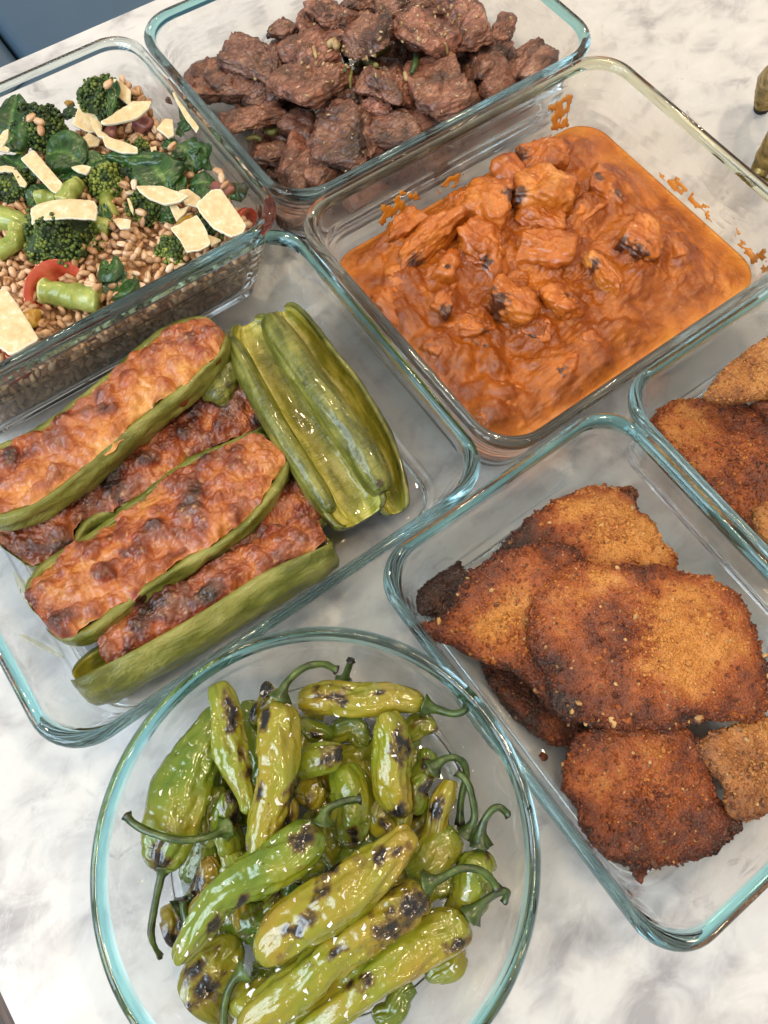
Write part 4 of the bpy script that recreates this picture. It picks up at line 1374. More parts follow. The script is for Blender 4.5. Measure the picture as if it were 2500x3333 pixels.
def cutlet(name, pts, z, th, grad, seed, label, mat, brown=0.0, spots=(), light=(), bend=0.0, group='breaded cutlets stacked in the dish', N=230, K=44, zm=None, soft=0.5):
    """flat fried cutlet: outline given by image points on its top, real thickness, crumbed surface"""
    zm = zm or zF
    P = np.array([zm(x, y, z) for (x, y) in pts])
    ctr = P.mean(0)
    Q = np.vstack([P, P[:1]])
    seg = catmull(Q, 600)[:-1]
    dl = np.r_[0, np.cumsum(np.linalg.norm(np.diff(np.vstack([seg, seg[:1]]), axis=0), axis=1))]
    s = np.linspace(0, dl[-1], N, endpoint=False)
    full = np.vstack([seg, seg[:1]])
    O = np.array([np.interp(s, dl, full[:, j]) for j in range(3)]).T
    rad = O - ctr
    jag = 1 + 0.045 * fbm(O * 95 + seed, seed, 4) + 0.020 * fbm(O * 800 + seed, seed + 1, 3)
    rad = rad * jag[:, None]
    size = np.linalg.norm(rad[:, :2], axis=1).mean()
    rings_t = np.concatenate([np.linspace(0.012, 0.86, K - 12), np.linspace(0.88, 1.0, 12)])
    top, bot = [], []
    V = []
    side = []
    for q in rings_t:
        xy = ctr + rad * q
        e = max(0.0, 1 - q ** 6)
        V.append(np.c_[xy[:, :2], np.full(N, z - th * 0.45 * (1 - e ** soft))])
        side.append(np.full(N, q))
    for q in (0.985, 0.94, 0.80, 0.45, 0.015):
        xy = ctr + rad * q
        V.append(np.c_[xy[:, :2], np.full(N, z - th * (0.62 + 0.38 * min(1, (1 - q) * 7)))])
        side.append(np.full(N, 1.0))
    V = np.vstack(V)
    side = np.concatenate(side)
    up = np.zeros(len(V))
    nt = len(rings_t) * N
    up[:nt] = 1
    d = V[:, :2] - ctr[:2]
    lift = grad[0] * d[:, 0] + grad[1] * d[:, 1] - bend * (d ** 2).sum(1) / size
    lift += 0.14 * th * 2 * fbm(np.c_[V[:, :2], np.zeros(len(V))] * 30 + seed, seed + 2, 3)
    V[:, 2] += lift + np.clip((side - 0.70) / 0.3, 0, 1) * 0.0022 * fbm(np.c_[V[:, :2], np.zeros(len(V))] * 62 + seed, seed + 12, 3)
    p3 = np.c_[V[:, :2], V[:, 2]] + seed * 1.7
    wd, wr = worley(p3 * 720, seed)
    crumb = (0.5 - np.clip(wd, 0, .9)) * (0.2 + wr) * 0.0012 + 0.00045 * fbm(p3 * 700, seed + 4, 3)
    big = 0.0008 * fbm(p3 * 110, seed + 5, 3)
    V[:, 2] += up * (crumb + big)
    oo = np.clip((side - 0.9) / 0.1, 0, 1)[:, None] * rad[np.tile(np.arange(N), len(V) // N)]
    V += oo / (np.linalg.norm(oo, axis=1)[:, None] + 1e-9) * (crumb * 1.2)[:, None] * (np.linalg.norm(oo, axis=1)[:, None] > 0)
    V[:, 2] = np.maximum(V[:, 2], 0.0053)
    br = brown + 0.31 + 0.26 * fbm(p3 * 30, seed + 7, 3) + 0.15 * fbm(p3 * 120, seed + 8, 3) + 0.08 * smooth01((side - 0.72) / 0.28) + 90 * crumb
    m_ = 0.00019
    for (sx, sy, sr, amt) in spots:
        c = np.array(zm(sx, sy, z))
        dist = np.linalg.norm((V - c)[:, :2], axis=1) / (sr * m_)
        br += amt * (0.6 if amt > 0 else 1.0) * np.exp(-dist ** 2) * (1 + 0.5 * fbm(p3 * 90, seed + 9, 2))
    F = ring_faces(N, len(V) // N, flip=False)
    F = [f[::-1] for f in F]
    F.append(tuple(range(N)))
    F.append(tuple(range(len(V) - N, len(V)))[::-1])
    # outlines given clockwise in the picture run clockwise seen from above
    a2 = 0.5 * np.sum(O[:, 0] * np.roll(O[:, 1], -1) - np.roll(O[:, 0], -1) * O[:, 1])
    if a2 > 0:
        F = [f[::-1] for f in F]
    V2, c0 = localise(V)
    o = link(name, mesh_data(name, V2, F, [mat], True, {'brown': br}), None, c0)
    # coarse crumbs of the breading
    rc = rng(seed + 500)
    nc_ = int(min(2600, 3.0e5 * size * size * 2.2))
    if nc_ > 60:
        ids = np.concatenate([rc.choice(nt - N, nc_), rc.choice(np.arange(nt - 8 * N, nt), nc_ // 3)])
        D0, F0 = ico(1)
        Jc = Joined()
        for q in ids:
            s_ = rc.uniform(.00035, .00095) * (1.7 if rc.rand() < .06 else 1)
            Wv = D0 * (1 + 0.35 * rc.normal(size=(len(D0), 1)).clip(-1, 1) * .6) * np.array([rc.uniform(.8, 1.5), 1, .8]) * s_
            Jc.add(Wv @ rand_rot(rc).T + V2[q] + np.array([0, 0, s_ * .2]), F0, br[q] + rc.uniform(-.22, .20))
        cr_ = Jc.build('breading', mat, o, False, 'brown')
        cr_['kind'] = 'stuff'
    return tag(o, label, 'breaded cutlet', group)

CUT = []
CUT.append(cutlet('breaded_cutlet', [(1030, 1400), (1080, 1390), (1150, 1400), (1230, 1480), (1265, 1560), (1262, 1600), (1212, 1613), (1165, 1590), (1110, 1540), (1060, 1475)], .0165, .009, (0, 0), 11, 'dark cutlet at the bottom of the stack, showing only along its left edge', CRUMB, .16))
CUT.append(cutlet('breaded_cutlet', [(1075, 1185), (1140, 1120), (1200, 1075), (1255, 1043), (1295, 1029), (1345, 1036), (1388, 1042), (1384, 1075), (1385, 1100), (1415, 1118), (1432, 1150), (1447, 1180), (1467, 1200), (1450, 1250), (1350, 1310), (1200, 1310), (1110, 1270)], .0255, .010, (-.05, -.10), 12, 'golden cutlet at the back of the stack, notched on its far edge', CRUMB, -.04,
    [(1110, 1150, 140, .35), (1180, 1190, 130, .28), (1380, 1060, 60, .25), (1300, 1110, 200, -.20), (1400, 1180, 150, -.15), (1260, 1080, 150, -.06)]))
CUT.append(cutlet('breaded_cutlet', [(899, 1285), (918, 1258), (950, 1238), (990, 1214), (1008, 1228), (1040, 1260), (1030, 1310), (985, 1330), (925, 1325), (905, 1315)], .0240, .008, (.05, 0), 13, 'almost black burnt cutlet tip poking out at the left of the stack', CRUMB, .52, N=160, K=26))
CUT.append(cutlet('breaded_cutlet', [(903, 1348), (940, 1330), (978, 1310), (990, 1275), (1010, 1240), (1060, 1205), (1120, 1180), (1200, 1165), (1260, 1190), (1290, 1260), (1290, 1380), (1290, 1500), (1250, 1560), (1205, 1540), (1160, 1490), (1110, 1450), (1040, 1425), (985, 1395), (940, 1378)], .0330, .010, (.03, .04), 14, 'cutlet on the left of the stack with a golden streak down its middle', CRUMB, .04,
    [(1100, 1300, 110, -.34), (1060, 1350, 90, -.22), (1000, 1360, 120, .10), (1160, 1460, 160, .22), (1180, 1200, 140, .20), (1060, 1230, 80, .12)]))
CUT.append(cutlet('breaded_cutlet', [(1508, 1612), (1540, 1580), (1600, 1560), (1680, 1545), (1740, 1560), (1760, 1640), (1735, 1710), (1690, 1755), (1640, 1772), (1595, 1768), (1575, 1735), (1572, 1700), (1540, 1660)], .0300, .009, (0, .08), 15, 'light golden cutlet half under the top one, cut off by the right edge', CRUMB_PALE, -.06))
CUT.append(cutlet('breaded_cutlet', [(1222, 1640), (1238, 1595), (1290, 1570), (1380, 1560), (1470, 1565), (1520, 1600), (1545, 1665), (1565, 1720), (1615, 1772), (1608, 1812), (1575, 1845), (1510, 1868), (1430, 1880), (1350, 1868), (1290, 1830), (1258, 1790), (1246, 1745), (1216, 1700)], .0270, .010, (.02, .10), 16, 'round cutlet nearest the front with a dark brown lower half', CRUMB, .10,
    [(1360, 1650, 140, -.26), (1300, 1640, 120, -.10), (1540, 1700, 60, -.16), (1420, 1810, 240, .22), (1520, 1790, 150, .15), (1260, 1760, 110, .12)]))
CUT.append(cutlet('breaded_cutlet', [(1143, 1340), (1158, 1295), (1190, 1248), (1225, 1212), (1270, 1198), (1320, 1208), (1390, 1212), (1450, 1212), (1520, 1228), (1575, 1250), (1615, 1275), (1645, 1310), (1670, 1360), (1690, 1430), (1700, 1500), (1680, 1545), (1610, 1556), (1540, 1555), (1450, 1580), (1380, 1572), (1300, 1566), (1235, 1545), (1200, 1500), (1180, 1445), (1155, 1400)], .0440, .0115, (-.02, .02), 17, 'largest cutlet on top of the stack with two pale yellow patches', CRUMB, .03,
    [(1470, 1410, 95, -.42), (1300, 1240, 50, -.30), (1400, 1430, 80, -.22), (1500, 1310, 130, -.20), (1210, 1300, 70, -.25), (1600, 1430, 70, -.2), (1260, 1440, 160, .18), (1500, 1520, 160, .20), (1560, 1270, 90, .18)], bend=0.10))
CUT.append(cutlet('cutlet_scrap', [(1362, 1868), (1385, 1862), (1402, 1872), (1398, 1895), (1388, 1910), (1372, 1890)], .0130, .006, (0, 0), 18, 'small brown breaded scrap below the round front cutlet', CRUMB, .05, N=90, K=16))
CUT.append(cutlet('breaded_crumb', [(1166, 1632), (1176, 1626), (1184, 1630), (1183, 1640), (1174, 1641)], .0075, .0025, (0, 0), 19, 'single brown crumb lying on the glass left of the stack', CRUMB, .1, N=40, K=14))
CUT[-1]['category'] = 'crumb'
CUT[-2]['category'] = 'cutlet scrap'
g2 = 'breaded cutlets in the dish at the right edge'
CUT.append(cutlet('breaded_cutlet', [(1410, 912), (1425, 880), (1455, 858), (1500, 850), (1560, 858), (1640, 868), (1720, 890), (1790, 980), (1810, 1120), (1760, 1220), (1680, 1180), (1620, 1125), (1560, 1075), (1500, 1010), (1450, 960)], .0260, .010, (0, -.03), 21, 'flat brown cutlet with black pepper specks, lying under the pale folded one', CRUMB, .02,
    [(1470, 920, 100, -.20), (1540, 1000, 130, -.18), (1560, 880, 200, .26), (1650, 1000, 150, .10)], group=g2))
CUT.append(cutlet('breaded_cutlet', [(1640, 858), (1680, 840), (1760, 830), (1800, 900), (1740, 940), (1680, 915)], .0330, .010, (0, 0), 22, 'brown cutlet corner under the pale folded one at the right edge of the photo', CRUMB, .16, group=g2, N=120, K=24))
CUT.append(cutlet('breaded_cutlet', [(1526, 850), (1540, 822), (1570, 790), (1610, 758), (1655, 730), (1720, 700), (1790, 690), (1820, 760), (1760, 820), (1690, 842), (1620, 856), (1565, 862)], .0440, .009, (0, .16), 23, 'pale folded cutlet on top in the dish at the right edge', CRUMB_PALE, -.08, group=g2))
CUT.append(cutlet('breaded_cutlet', [(1632, 1095), (1660, 1080), (1740, 1090), (1780, 1160), (1740, 1210), (1680, 1180), (1640, 1140)], .0330, .007, (0, 0), 24, 'whitish cutlet corner at the right edge of the photo below the peppered one', CRUMB_PALE, -.12, group=g2, N=120, K=24))
# loose crumbs stuck to the cutlets
cb = bvh_of(CUT[:7])
J = Joined()
r_ = rng(77)
for k in range(420):
    x, y = r_.uniform(900, 1659), r_.uniform(1030, 1880)
    h, nn = cast(cb, zF, x, y)
    if h is None:
        continue
    D, F = ico(1)
    s = r_.uniform(.0004, .0010) if k % 12 else r_.uniform(.0012, .0019)
    V = D * (1 + 0.3 * noise(D * 2 + k, 3))[:, None] * np.array([r_.uniform(.8, 1.6), 1, .7]) * s
    J.add(V @ rand_rot(r_).T + np.array(h), F, r_.uniform(-.35, .35))
CRUMBS = mat_plain('loose_crumbs', (0.12, 0.04, 0.015), (0.58, 0.34, 0.13), 300, 0.5)
o = J.build('loose_crumbs', CRUMBS, smooth=False)
tag(o, 'loose golden and brown crumbs on the fried cutlets', 'crumbs', None, 'stuff')
# ------------------------------------------------------------------ blistered green peppers in the bowl
def mat_shishito():
    t = NT('blistered_pepper')
    v = t.coord('Object')
    n = t.noise(v, 42.0, 4, 0.55, 0.4)
    hue = t.math('ADD', t.math('MULTIPLY', t.attr('tone'), 0.55), n)
    c = t.ramp(hue, [(0.18, (0.080, 0.145, 0.011)), (0.40, (0.155, 0.210, 0.015)), (0.60, (0.235, 0.235, 0.016)), (0.80, (0.300, 0.225, 0.016)), (0.98, (0.22, 0.120, 0.013))])
    ch = t.math('ADD', t.attr('char'), t.math('MULTIPLY', t.math('SUBTRACT', t.noise(v, 260.0, 4, 0.65), 0.5), 0.75))
    br = t.ramp(ch, [(0.28, 0.0), (0.56, 1.0)])
    c = t.mix(t.math('MULTIPLY', br, 0.80), c, (0.105, 0.048, 0.010))
    bk = t.ramp(ch, [(0.56, 0.0), (0.66, 0.55), (0.85, 1.0)])
    c = t.mix(bk, c, (0.012, 0.009, 0.009))
    # small char flecks
    fl = t.ramp(t.voro(v, 300.0), [(0.07, 1.0), (0.12, 0.0)])
    fm = t.ramp(t.noise(v, 85.0, 2), [(0.52, 0.0), (0.60, 1.0)])
    c = t.mix(t.math('MULTIPLY', t.math('MULTIPLY', fl, fm), 0.85), c, (0.03, 0.028, 0.012))
    b = t.bump(t.noise(v, 150.0, 4, 0.55, 0.6), 0.35, 0.0016)
    b = t.bump(t.noise(v, 620.0, 3, 0.6), 0.22, 0.0005, b)
    rg = t.math('ADD', t.math('MULTIPLY', n, 0.22), 0.06)
    return t.set(c, rg, b, Specular_IOR_Level=0.55, Coat_Weight=0.6, Coat_Roughness=0.06)
POD = mat_shishito()
t = NT('pepper_stem')
v = t.coord('Object')
mp = t.n('ShaderNodeMapping')
t.l(v, mp.inputs['Vector'])
n = t.noise(v, 160.0, 4, 0.6)
c = t.ramp(t.math('ADD', n, t.math('MULTIPLY', t.attr('tone'), 0.5)), [(0.3, (0.012, 0.022, 0.006)), (0.55, (0.060, 0.100, 0.018)), (0.8, (0.135, 0.190, 0.045))])
tipc = t.ramp(t.attr('char'), [(0.4, 0.0), (0.9, 1.0)])
c = t.mix(tipc, c, (0.020, 0.013, 0.010))
STEM = t.set(c, 0.32, t.bump(n, 0.5, 0.0008), Specular_IOR_Level=0.5, Coat_Weight=0.25, Coat_Roughness=0.12)

def ZP(p):
    """image points of the two enlargements of the bowl: x above 2000 marks the right one"""
    x, y, z = p
    return np.array(zG2(x - 3000, y, z) if x > 2000 else zG1(x, y, z))
PXM = 0.0000735                                             # metres per enlargement pixel near the peppers

def pod(pts, radii, label, tone, chars=(), stem=None, seed=0, flat=0.78, lobes=True, calyx_end=0, wr=1.0, calyx0=True):
    k, n = 110, 48
    P = np.array([ZP(p) for p in pts])
    C = catmull(P, k)
    t = np.linspace(0, 1, k)
    C = C + frames(C)[1] * (0.0016 * np.sin(np.pi * t) * np.sin(6.5 * t + seed))[:, None]
    rad = np.interp(t, np.linspace(0, 1, len(radii)), np.array(radii, float) * PXM * 0.97)
    for _ in range(4):
        rad[1:-1] = (rad[:-2] + 2 * rad[1:-1] + rad[2:]) / 4
    # rounded ends: shift of the rings so that both ends close
    L = np.linalg.norm(np.diff(C, axis=0), axis=1).sum()
    e = np.sqrt(np.clip(1 - (1 - np.clip(t * L / (rad[0] * (1.1 if calyx0 else 1.9)), 0, 1)) ** 2, 0, 1)) * np.sqrt(np.clip(1 - (1 - np.clip((1 - t) * L / (rad[-1] * (1.9 if calyx0 else 1.1)), 0, 1)) ** 2, 0, 1))
    e = np.maximum(e, 0.03)
    T, Sd, N = frames(C)
    th = np.linspace(0, 2 * np.pi, n, endpoint=False)
    r = rng(seed)
    o = r.uniform(0, 40, 3)
    ph = r.uniform(0, 6.28)
    tt, aa = np.meshgrid(t, th, indexing='ij')
    q = np.c_[(tt * L / 0.02).ravel(), np.cos(aa).ravel() * 1.1, np.sin(aa).ravel() * 1.1] + o
    # long folds, dents and fine wrinkles of a collapsed skin
    twist = 1.3 * tt.ravel() + ph
    fold = 0.055 * np.cos(3 * aa.ravel() + twist) + 0.06 * np.cos(2 * aa.ravel() - twist * 1.7)
    m = 1 + fold + wr * (0.10 * fbm(q * np.array([.8, 1.0, 1.0]), seed, 3) - 0.17 * smooth01((ridged(q * np.array([.75, .95, .95]), seed + 4, 2) - 0.55) / 0.4) + 0.026 * fbm(q * np.array([4.5, 2.5, 2.5]), seed + 9, 3) - 0.06 * smooth01((ridged(q * np.array([2.6, 1.5, 1.5]), seed + 14, 2) - 0.72) / 0.25))
    m = m.reshape(k, n)
    if lobes:
        tip = smooth01((tt - 0.86) / 0.14) if calyx_end == 0 else smooth01((0.14 - tt) / 0.14)
        m = m * (1 + tip * (0.20 * np.cos(3 * aa + ph) - 0.03))
    rr = (rad * e)[:, None] * m
    V = C[:, None] + rr[..., None] * (np.cos(aa)[..., None] * Sd[:, None] + (flat * np.sin(aa))[..., None] * N[:, None])
    if lobes:
        # the blunt tip is drawn in between its lobes
        end = -1 if calyx_end == 0 else 0
        dirn = T[end] * (1 if end == -1 else -1)
        for j in range(8):
            i = k - 1 - j if end == -1 else j
            V[i] -= dirn * (rad[end] * 0.55 * (1 - j / 8.0) ** 2)
    V = V.reshape(-1, 3)
    V[:, 2] = np.maximum(V[:, 2], 0.0053 + 0.0004 * noise(V * 300, 1))
    F = ring_faces(n, k)
    F.append(tuple(range(n))[::-1])
    F.append(tuple(range((k - 1) * n, k * n)))
    ch = 0.42 * smooth01((fbm(V * 70 + o, seed + 2, 4) - 0.22) / 0.5)
    ch += 0.22 * smooth01((tt.ravel() - 0.93) / 0.07) * (fbm(V * 200 + o, 3, 2) > 0)
    for (x, y, cr) in chars:
        s = ZP((x, y, np.mean([p[2] for p in pts]) + rad.max() * 0.8))
        ti = T[np.argmin(np.linalg.norm((C - s)[:, :2], axis=1))][:2]
        ti = ti / (np.linalg.norm(ti) + 1e-9)
        dv = (V - s)[:, :2]
        al = dv @ ti
        d = np.sqrt((al / 1.9) ** 2 + ((dv ** 2).sum(1) - al ** 2).clip(0)) / (cr * PXM * .62)
        up = V[:, 2] > C.repeat(n, 0)[:, 2] - 0.3 * rad.max()
        ch = np.maximum(ch, (1.0 - d * 0.45 + 0.55 * fbm(V * 190 + o, seed + 6, 4)) * up)
    tn = tone + 0.10 * fbm(V * 38 + o, seed + 3, 2) - 0.22 * smooth01((0.14 - (tt if calyx_end == 0 else 1 - tt).ravel()) / 0.14)
    root = thing('green_pepper', label, 'green pepper', (C[k // 2][0], C[k // 2][1], V[:, 2].min()), 'blistered green peppers in the round bowl')
    base = np.array(root.location)
    body = link('pod', mesh_data('pod', V - base, F, [POD], True, {'tone': tn, 'char': ch}), root)
    if stem:
        Ps = np.array([ZP(p) for p in stem])
        ks, ns = 44, 12
        Cs = catmull(Ps, ks)
        ts = np.linspace(0, 1, ks)
        Ls = np.linalg.norm(np.diff(Cs, axis=0), axis=1).sum()
        rs = 0.00130 + 0.0034 * np.exp(-(ts * Ls / 0.0026) ** 1.2) + 0.0007 * smooth01((ts - 0.92) / 0.08)
        rs *= 1 + 0.14 * noise(np.c_[ts * 9 + seed, ts * 0, ts * 0], seed)
        Ts, Ss, Ns = frames(Cs)
        ths = np.linspace(0, 2 * np.pi, ns, endpoint=False)
        rm = rs[:, None] * (1 + 0.16 * np.cos(5 * ths)[None] + 0.10 * noise(np.c_[np.repeat(ts, ns) * 30, np.tile(np.cos(ths) * 2, ks), np.tile(np.sin(ths) * 2, ks)], seed + 1).reshape(ks, ns))
        Vs = (Cs[:, None] + rm[..., None] * (np.cos(ths)[None, :, None] * Ss[:, None] + np.sin(ths)[None, :, None] * Ns[:, None])).reshape(-1, 3)
        Fs = ring_faces(ns, ks)
        Fs.append(tuple(range(ns))[::-1])
        Fs.append(tuple(range((ks - 1) * ns, ks * ns)))
        tsr = np.repeat(ts, ns)
        cs = smooth01((tsr - 0.90) / 0.10) + 0.45 * smooth01((noise(Vs * 260, seed + 5) - 0.2) / 0.3)
        link('stem', mesh_data('stem', Vs - base, Fs, [STEM], True, {'tone': 0.25 * noise(Vs * 120, seed), 'char': cs}), root)
    return body

def g2(x, y, z):
    return (x + 3000, y, z)
PODS = []
def add(*a, **k):
    k['seed'] = 1000 + 13 * len(PODS)
    PODS.append(pod(*a, **k))
# top layer
add([(205, 1330, .045), (260, 1130, .046), (370, 860, .046), (470, 600, .045), (545, 330, .044)], [104, 144, 162, 122, 42], 'plump bright green pepper at the left of the bowl, stem pointing to the front', -.10, [(190, 1255, 75), (175, 1330, 60)],
    stem=[(240, 1295, .046), (212, 1400, .046), (180, 1560, .043), (165, 1700, .041), (200, 1830, .036)])
add([(735, 990, .053), (705, 830, .054), (655, 600, .055), (600, 400, .054), (530, 195, .053)], [38, 66, 104, 92, 60], 'twisted thin pepper with a black seam and forked tip, upper left of the heap', .10, [(600, 320, 34), (630, 430, 44), (700, 640, 40), (730, 730, 44)], wr=1.5)
add([(925, 320, .060), (905, 560, .060), (870, 820, .060), (820, 1080, .059), (780, 1350, .057)], [112, 130, 116, 92, 58], 'long olive pepper with a curved stem, standing upright in the upper middle', .28, [(820, 395, 46), (985, 870, 56), (790, 860, 30), (690, 1230, 44)],
    stem=[(915, 310, .061), (960, 215, .063), (1060, 130, .063), (1170, 110, .061), (1250, 145, .058)])
add([g2(690, 350, .050), g2(480, 300, .051), g2(250, 310, .052), g2(80, 330, .052), (1000, 330, .050)], [62, 100, 106, 104, 62], 'yellow pepper lying crosswise at the far side of the bowl, hooked stem over the rim', .40, [g2(150, 295, 60)[:2] + (62,), g2(420, 275, 22)[:2] + (24,)],
    stem=[g2(680, 350, .051), g2(760, 375, .052), g2(860, 400, .054), g2(930, 370, .056), g2(935, 310, .057), g2(905, 275, .057)])
add([g2(560, 1010, .047), g2(520, 850, .051), g2(510, 640, .054), g2(470, 480, .056), g2(450, 375, .056)], [58, 110, 124, 106, 90], 'green and yellow pepper with a three lobed tip, right of the upper middle', .14, [g2(545, 595, 0)[:2] + (70,), g2(545, 970, 0)[:2] + (52,)])
add([(1010, 760, .046), (1080, 700, .050), g2(120, 630, .053), g2(225, 625, .054)], [70, 92, 94, 82], 'short green pepper with a black burnt tip, in the upper middle', -.22, [g2(190, 640, 0)[:2] + (74,)])
add([g2(250, 1190, .040), g2(270, 1000, .044), g2(230, 820, .047), g2(160, 690, .047)], [104, 132, 122, 80], 'smooth bright green pepper with one brown streak, in the centre', -.12, [g2(275, 1110, 0)[:2] + (44,)])
add([(1150, 1060, .060), (1010, 1190, .062), (820, 1330, .061), (610, 1470, .059), (440, 1660, .056), (290, 1880, .050)], [92, 120, 114, 104, 84, 46], 'long light green pepper slanting across the left middle to the front rim', -.14, [(1050, 1140, 56), (520, 1640, 40), (690, 1500, 30)],
    stem=[(1165, 1040, .060), (1130 + 60, 960, .061), (1280, 915, .061), (1390, 895, .060)])
add([(800, 1850, .057), (960, 1680, .061), (1180, 1510, .064), (1400, 1360, .066), (1600, 1200, .066), (1730, 1080, .064)], [96, 140, 150, 136, 96, 62], 'biggest yellow green pepper slanting through the middle with blistered char on its back', .30, [(1190, 1330, 50), (1030, 1640, 54), (960, 1670, 34), (1170, 1450, 40), g2(545, 1180, 0)[:2] + (36,), g2(400, 1240, 0)[:2] + (44,)],
    stem=None)
add([g2(690, 1420, .056), g2(560, 1520, .058), g2(360, 1680, .058), g2(120, 1850, .056), (900, 2060, .053), (640, 2260, .048)], [94, 126, 128, 118, 106, 74], 'yellow pepper with a large black burnt patch near its stem, below the biggest one', .26, [g2(590, 1500, 0)[:2] + (100,), g2(520, 1640, 0)[:2] + (86,), g2(180, 1790, 0)[:2] + (30,)],
    stem=[g2(690, 1390, .058), g2(780, 1360, .060), g2(890, 1305, .061), g2(1000, 1310, .060), g2(1070, 1360, .058), g2(1110, 1420, .056)])
add([g2(925, 1590, .047), g2(800, 1690, .049), g2(560, 1840, .050), g2(300, 2000, .049), g2(20, 2200, .046), (900, 2330, .042)], [92, 122, 126, 114, 98, 74], 'yellow green pepper nearest the front with its stem pointing right', .26, [g2(880, 1740, 0)[:2] + (52,), g2(350, 1960, 0)[:2] + (44,), g2(250, 1990, 0)[:2] + (24,)],
    stem=[g2(950, 1580, .048), g2(1020, 1510, .050), g2(1110, 1445, .051), g2(1165, 1440, .051), g2(1160, 1495, .048)])
add([g2(1015, 1190, .044), g2(1000, 1320, .043), g2(930, 1460, .041), g2(790, 1620, .036)], [96, 124, 116, 80], 'squat green pepper with wrinkled shoulder at the right of the bowl', .02, [g2(850, 1270, 0)[:2] + (46,), g2(1060, 1220, 0)[:2] + (30,)],
    stem=[g2(1010, 1160, .046), g2(1020, 1060, .049), g2(1065, 975, .051), g2(1120, 945, .052), g2(1180, 990, .051)])
add([g2(900, 1130, .038), g2(800, 1190, .040), g2(680, 1280, .041), g2(560, 1350, .040)], [96, 116, 108, 80], 'dull green pepper behind the squat one', -.02, [],
    stem=[g2(930, 1110, .039), g2(975, 1010, .042), g2(960, 880, .045), g2(925, 790, .046), g2(870, 740, .046)])
add([g2(680, 1190, .038), g2(740, 1080, .041), g2(800, 930, .043), g2(845, 760, .044)], [56, 66, 70, 54], 'narrow golden brown pepper at the upper right of the heap', .55, [g2(760, 960, 0)[:2] + (40,)])
add([g2(590, 960, .038), g2(640, 860, .043), g2(720, 740, .046)], [70, 84, 70], 'crumpled dark green pepper under a bent stem, right of the lobed one', -.05, [g2(690, 840, 0)[:2] + (50,), g2(610, 890, 0)[:2] + (40,)],
    stem=[g2(730, 720, .047), g2(790, 670, .049), g2(860, 655, .049), g2(915, 690, .047), g2(930, 770, .044), g2(900, 900, .040), g2(893, 1050, .036)])
add([g2(560, 500, .040), g2(660, 480, .042), g2(770, 455, .043)], [72, 76, 72], 'pepper with a crinkled tip peeping out below the crosswise yellow one', .10, [g2(770, 520, 0)[:2] + (44,), g2(640, 450, 0)[:2] + (30,)])
add([g2(120, 500, .037), g2(260, 500, .039), g2(380, 570, .039)], [70, 84, 72], 'small green pepper wedged behind the lobed one', -.20, [g2(90, 500, 0)[:2] + (26,)])
add([(640, 1250, .036), (620, 1100, .040), (610, 950, .043), (620, 830, .045)], [80, 86, 74, 56], 'crumpled blackened pepper whose long stem curves over the left pepper', -.10, [(640, 900, 60), (650, 1000, 50)],
    stem=[(600, 1070, .050), (540, 1105, .054), (430, 1135, .057), (300, 1135, .058), (150, 1090, .058), (60, 1040, .058), (20, 995, .057)])
add([(540, 1560, .030), (510, 1400, .032), (480, 1220, .035)], [70, 74, 60], 'thin brownish pepper deep in the gap at the left', .50, [(430, 1400, 40)])
add([(240, 1520, .026), (290, 1640, .027), (340, 1760, .025)], [76, 92, 66], 'shrivelled olive pepper under the slanting light green one, at the left', .35, [(270, 1720, 60), (330, 1620, 36)],
    stem=[(330, 1540, .031), (380, 1490, .032), (420, 1460, .033)])
add([(690, 1720, .034), (540, 1850, .036), (480, 2030, .035), (640, 2260, .030)], [80, 128, 124, 76], 'wide olive pepper with scorched skin at the front left', .26, [(480, 1990, 70), (430, 1900, 50), (520, 2080, 40)])
add([(600, 1680, .030), (760, 1600, .033), (930, 1520, .034)], [100, 116, 96], 'dark green pepper in the shade between two slanting peppers', -.30, [(850, 1480, 40)])
add([(640, 2160, .043), (760, 2070, .045), (900, 2000, .045)], [112, 128, 104], 'olive pepper in the front with its curved stem lying along the glass', .10, [],
    stem=[(720, 1900, .049), (650, 1960, .050), (605, 2060, .049), (590, 2180, .047), (600, 2280, .044)])
add([(1160, 1250, .044), (1080, 1310, .045), (1000, 1380, .044)], [66, 84, 66], 'little green pepper under the biggest one with its stem pointing down', -.15, [],
    stem=[(985, 1400, .047), (965, 1470, .048), (960, 1560, .047)])
add([(770, 470, .038), (850, 300, .041), (880, 230, .042)], [70, 82, 68], 'pepper with a burnt black lobed tip behind the long olive one', .05, [(830, 245, 60), (740, 370, 50)])
add([(1040, 930, .042), (1090, 850, .044), (1150, 780, .044)], [76, 88, 70], 'brownish green pepper between the long olive and the short green ones', .42, [(1060, 960, 40)])
add([g2(380, 2180, .030), g2(520, 2100, .031), g2(640, 1980, .031)], [60, 72, 56], 'green pepper showing only below the front yellow one', -.25, [])
add([g2(330, 900, .038), g2(350, 780, .041), g2(320, 660, .042)], [70, 82, 66], 'shaded olive pepper between the smooth green and the lobed ones', .20, [])
add([g2(170, 330, .030), g2(210, 240, .034)], [60, 56], 'pepper hidden at the back whose stem stands straight up', -.1, [],
    stem=[g2(210, 225, .040), g2(230, 160, .046), g2(255, 90, .052)], lobes=False)
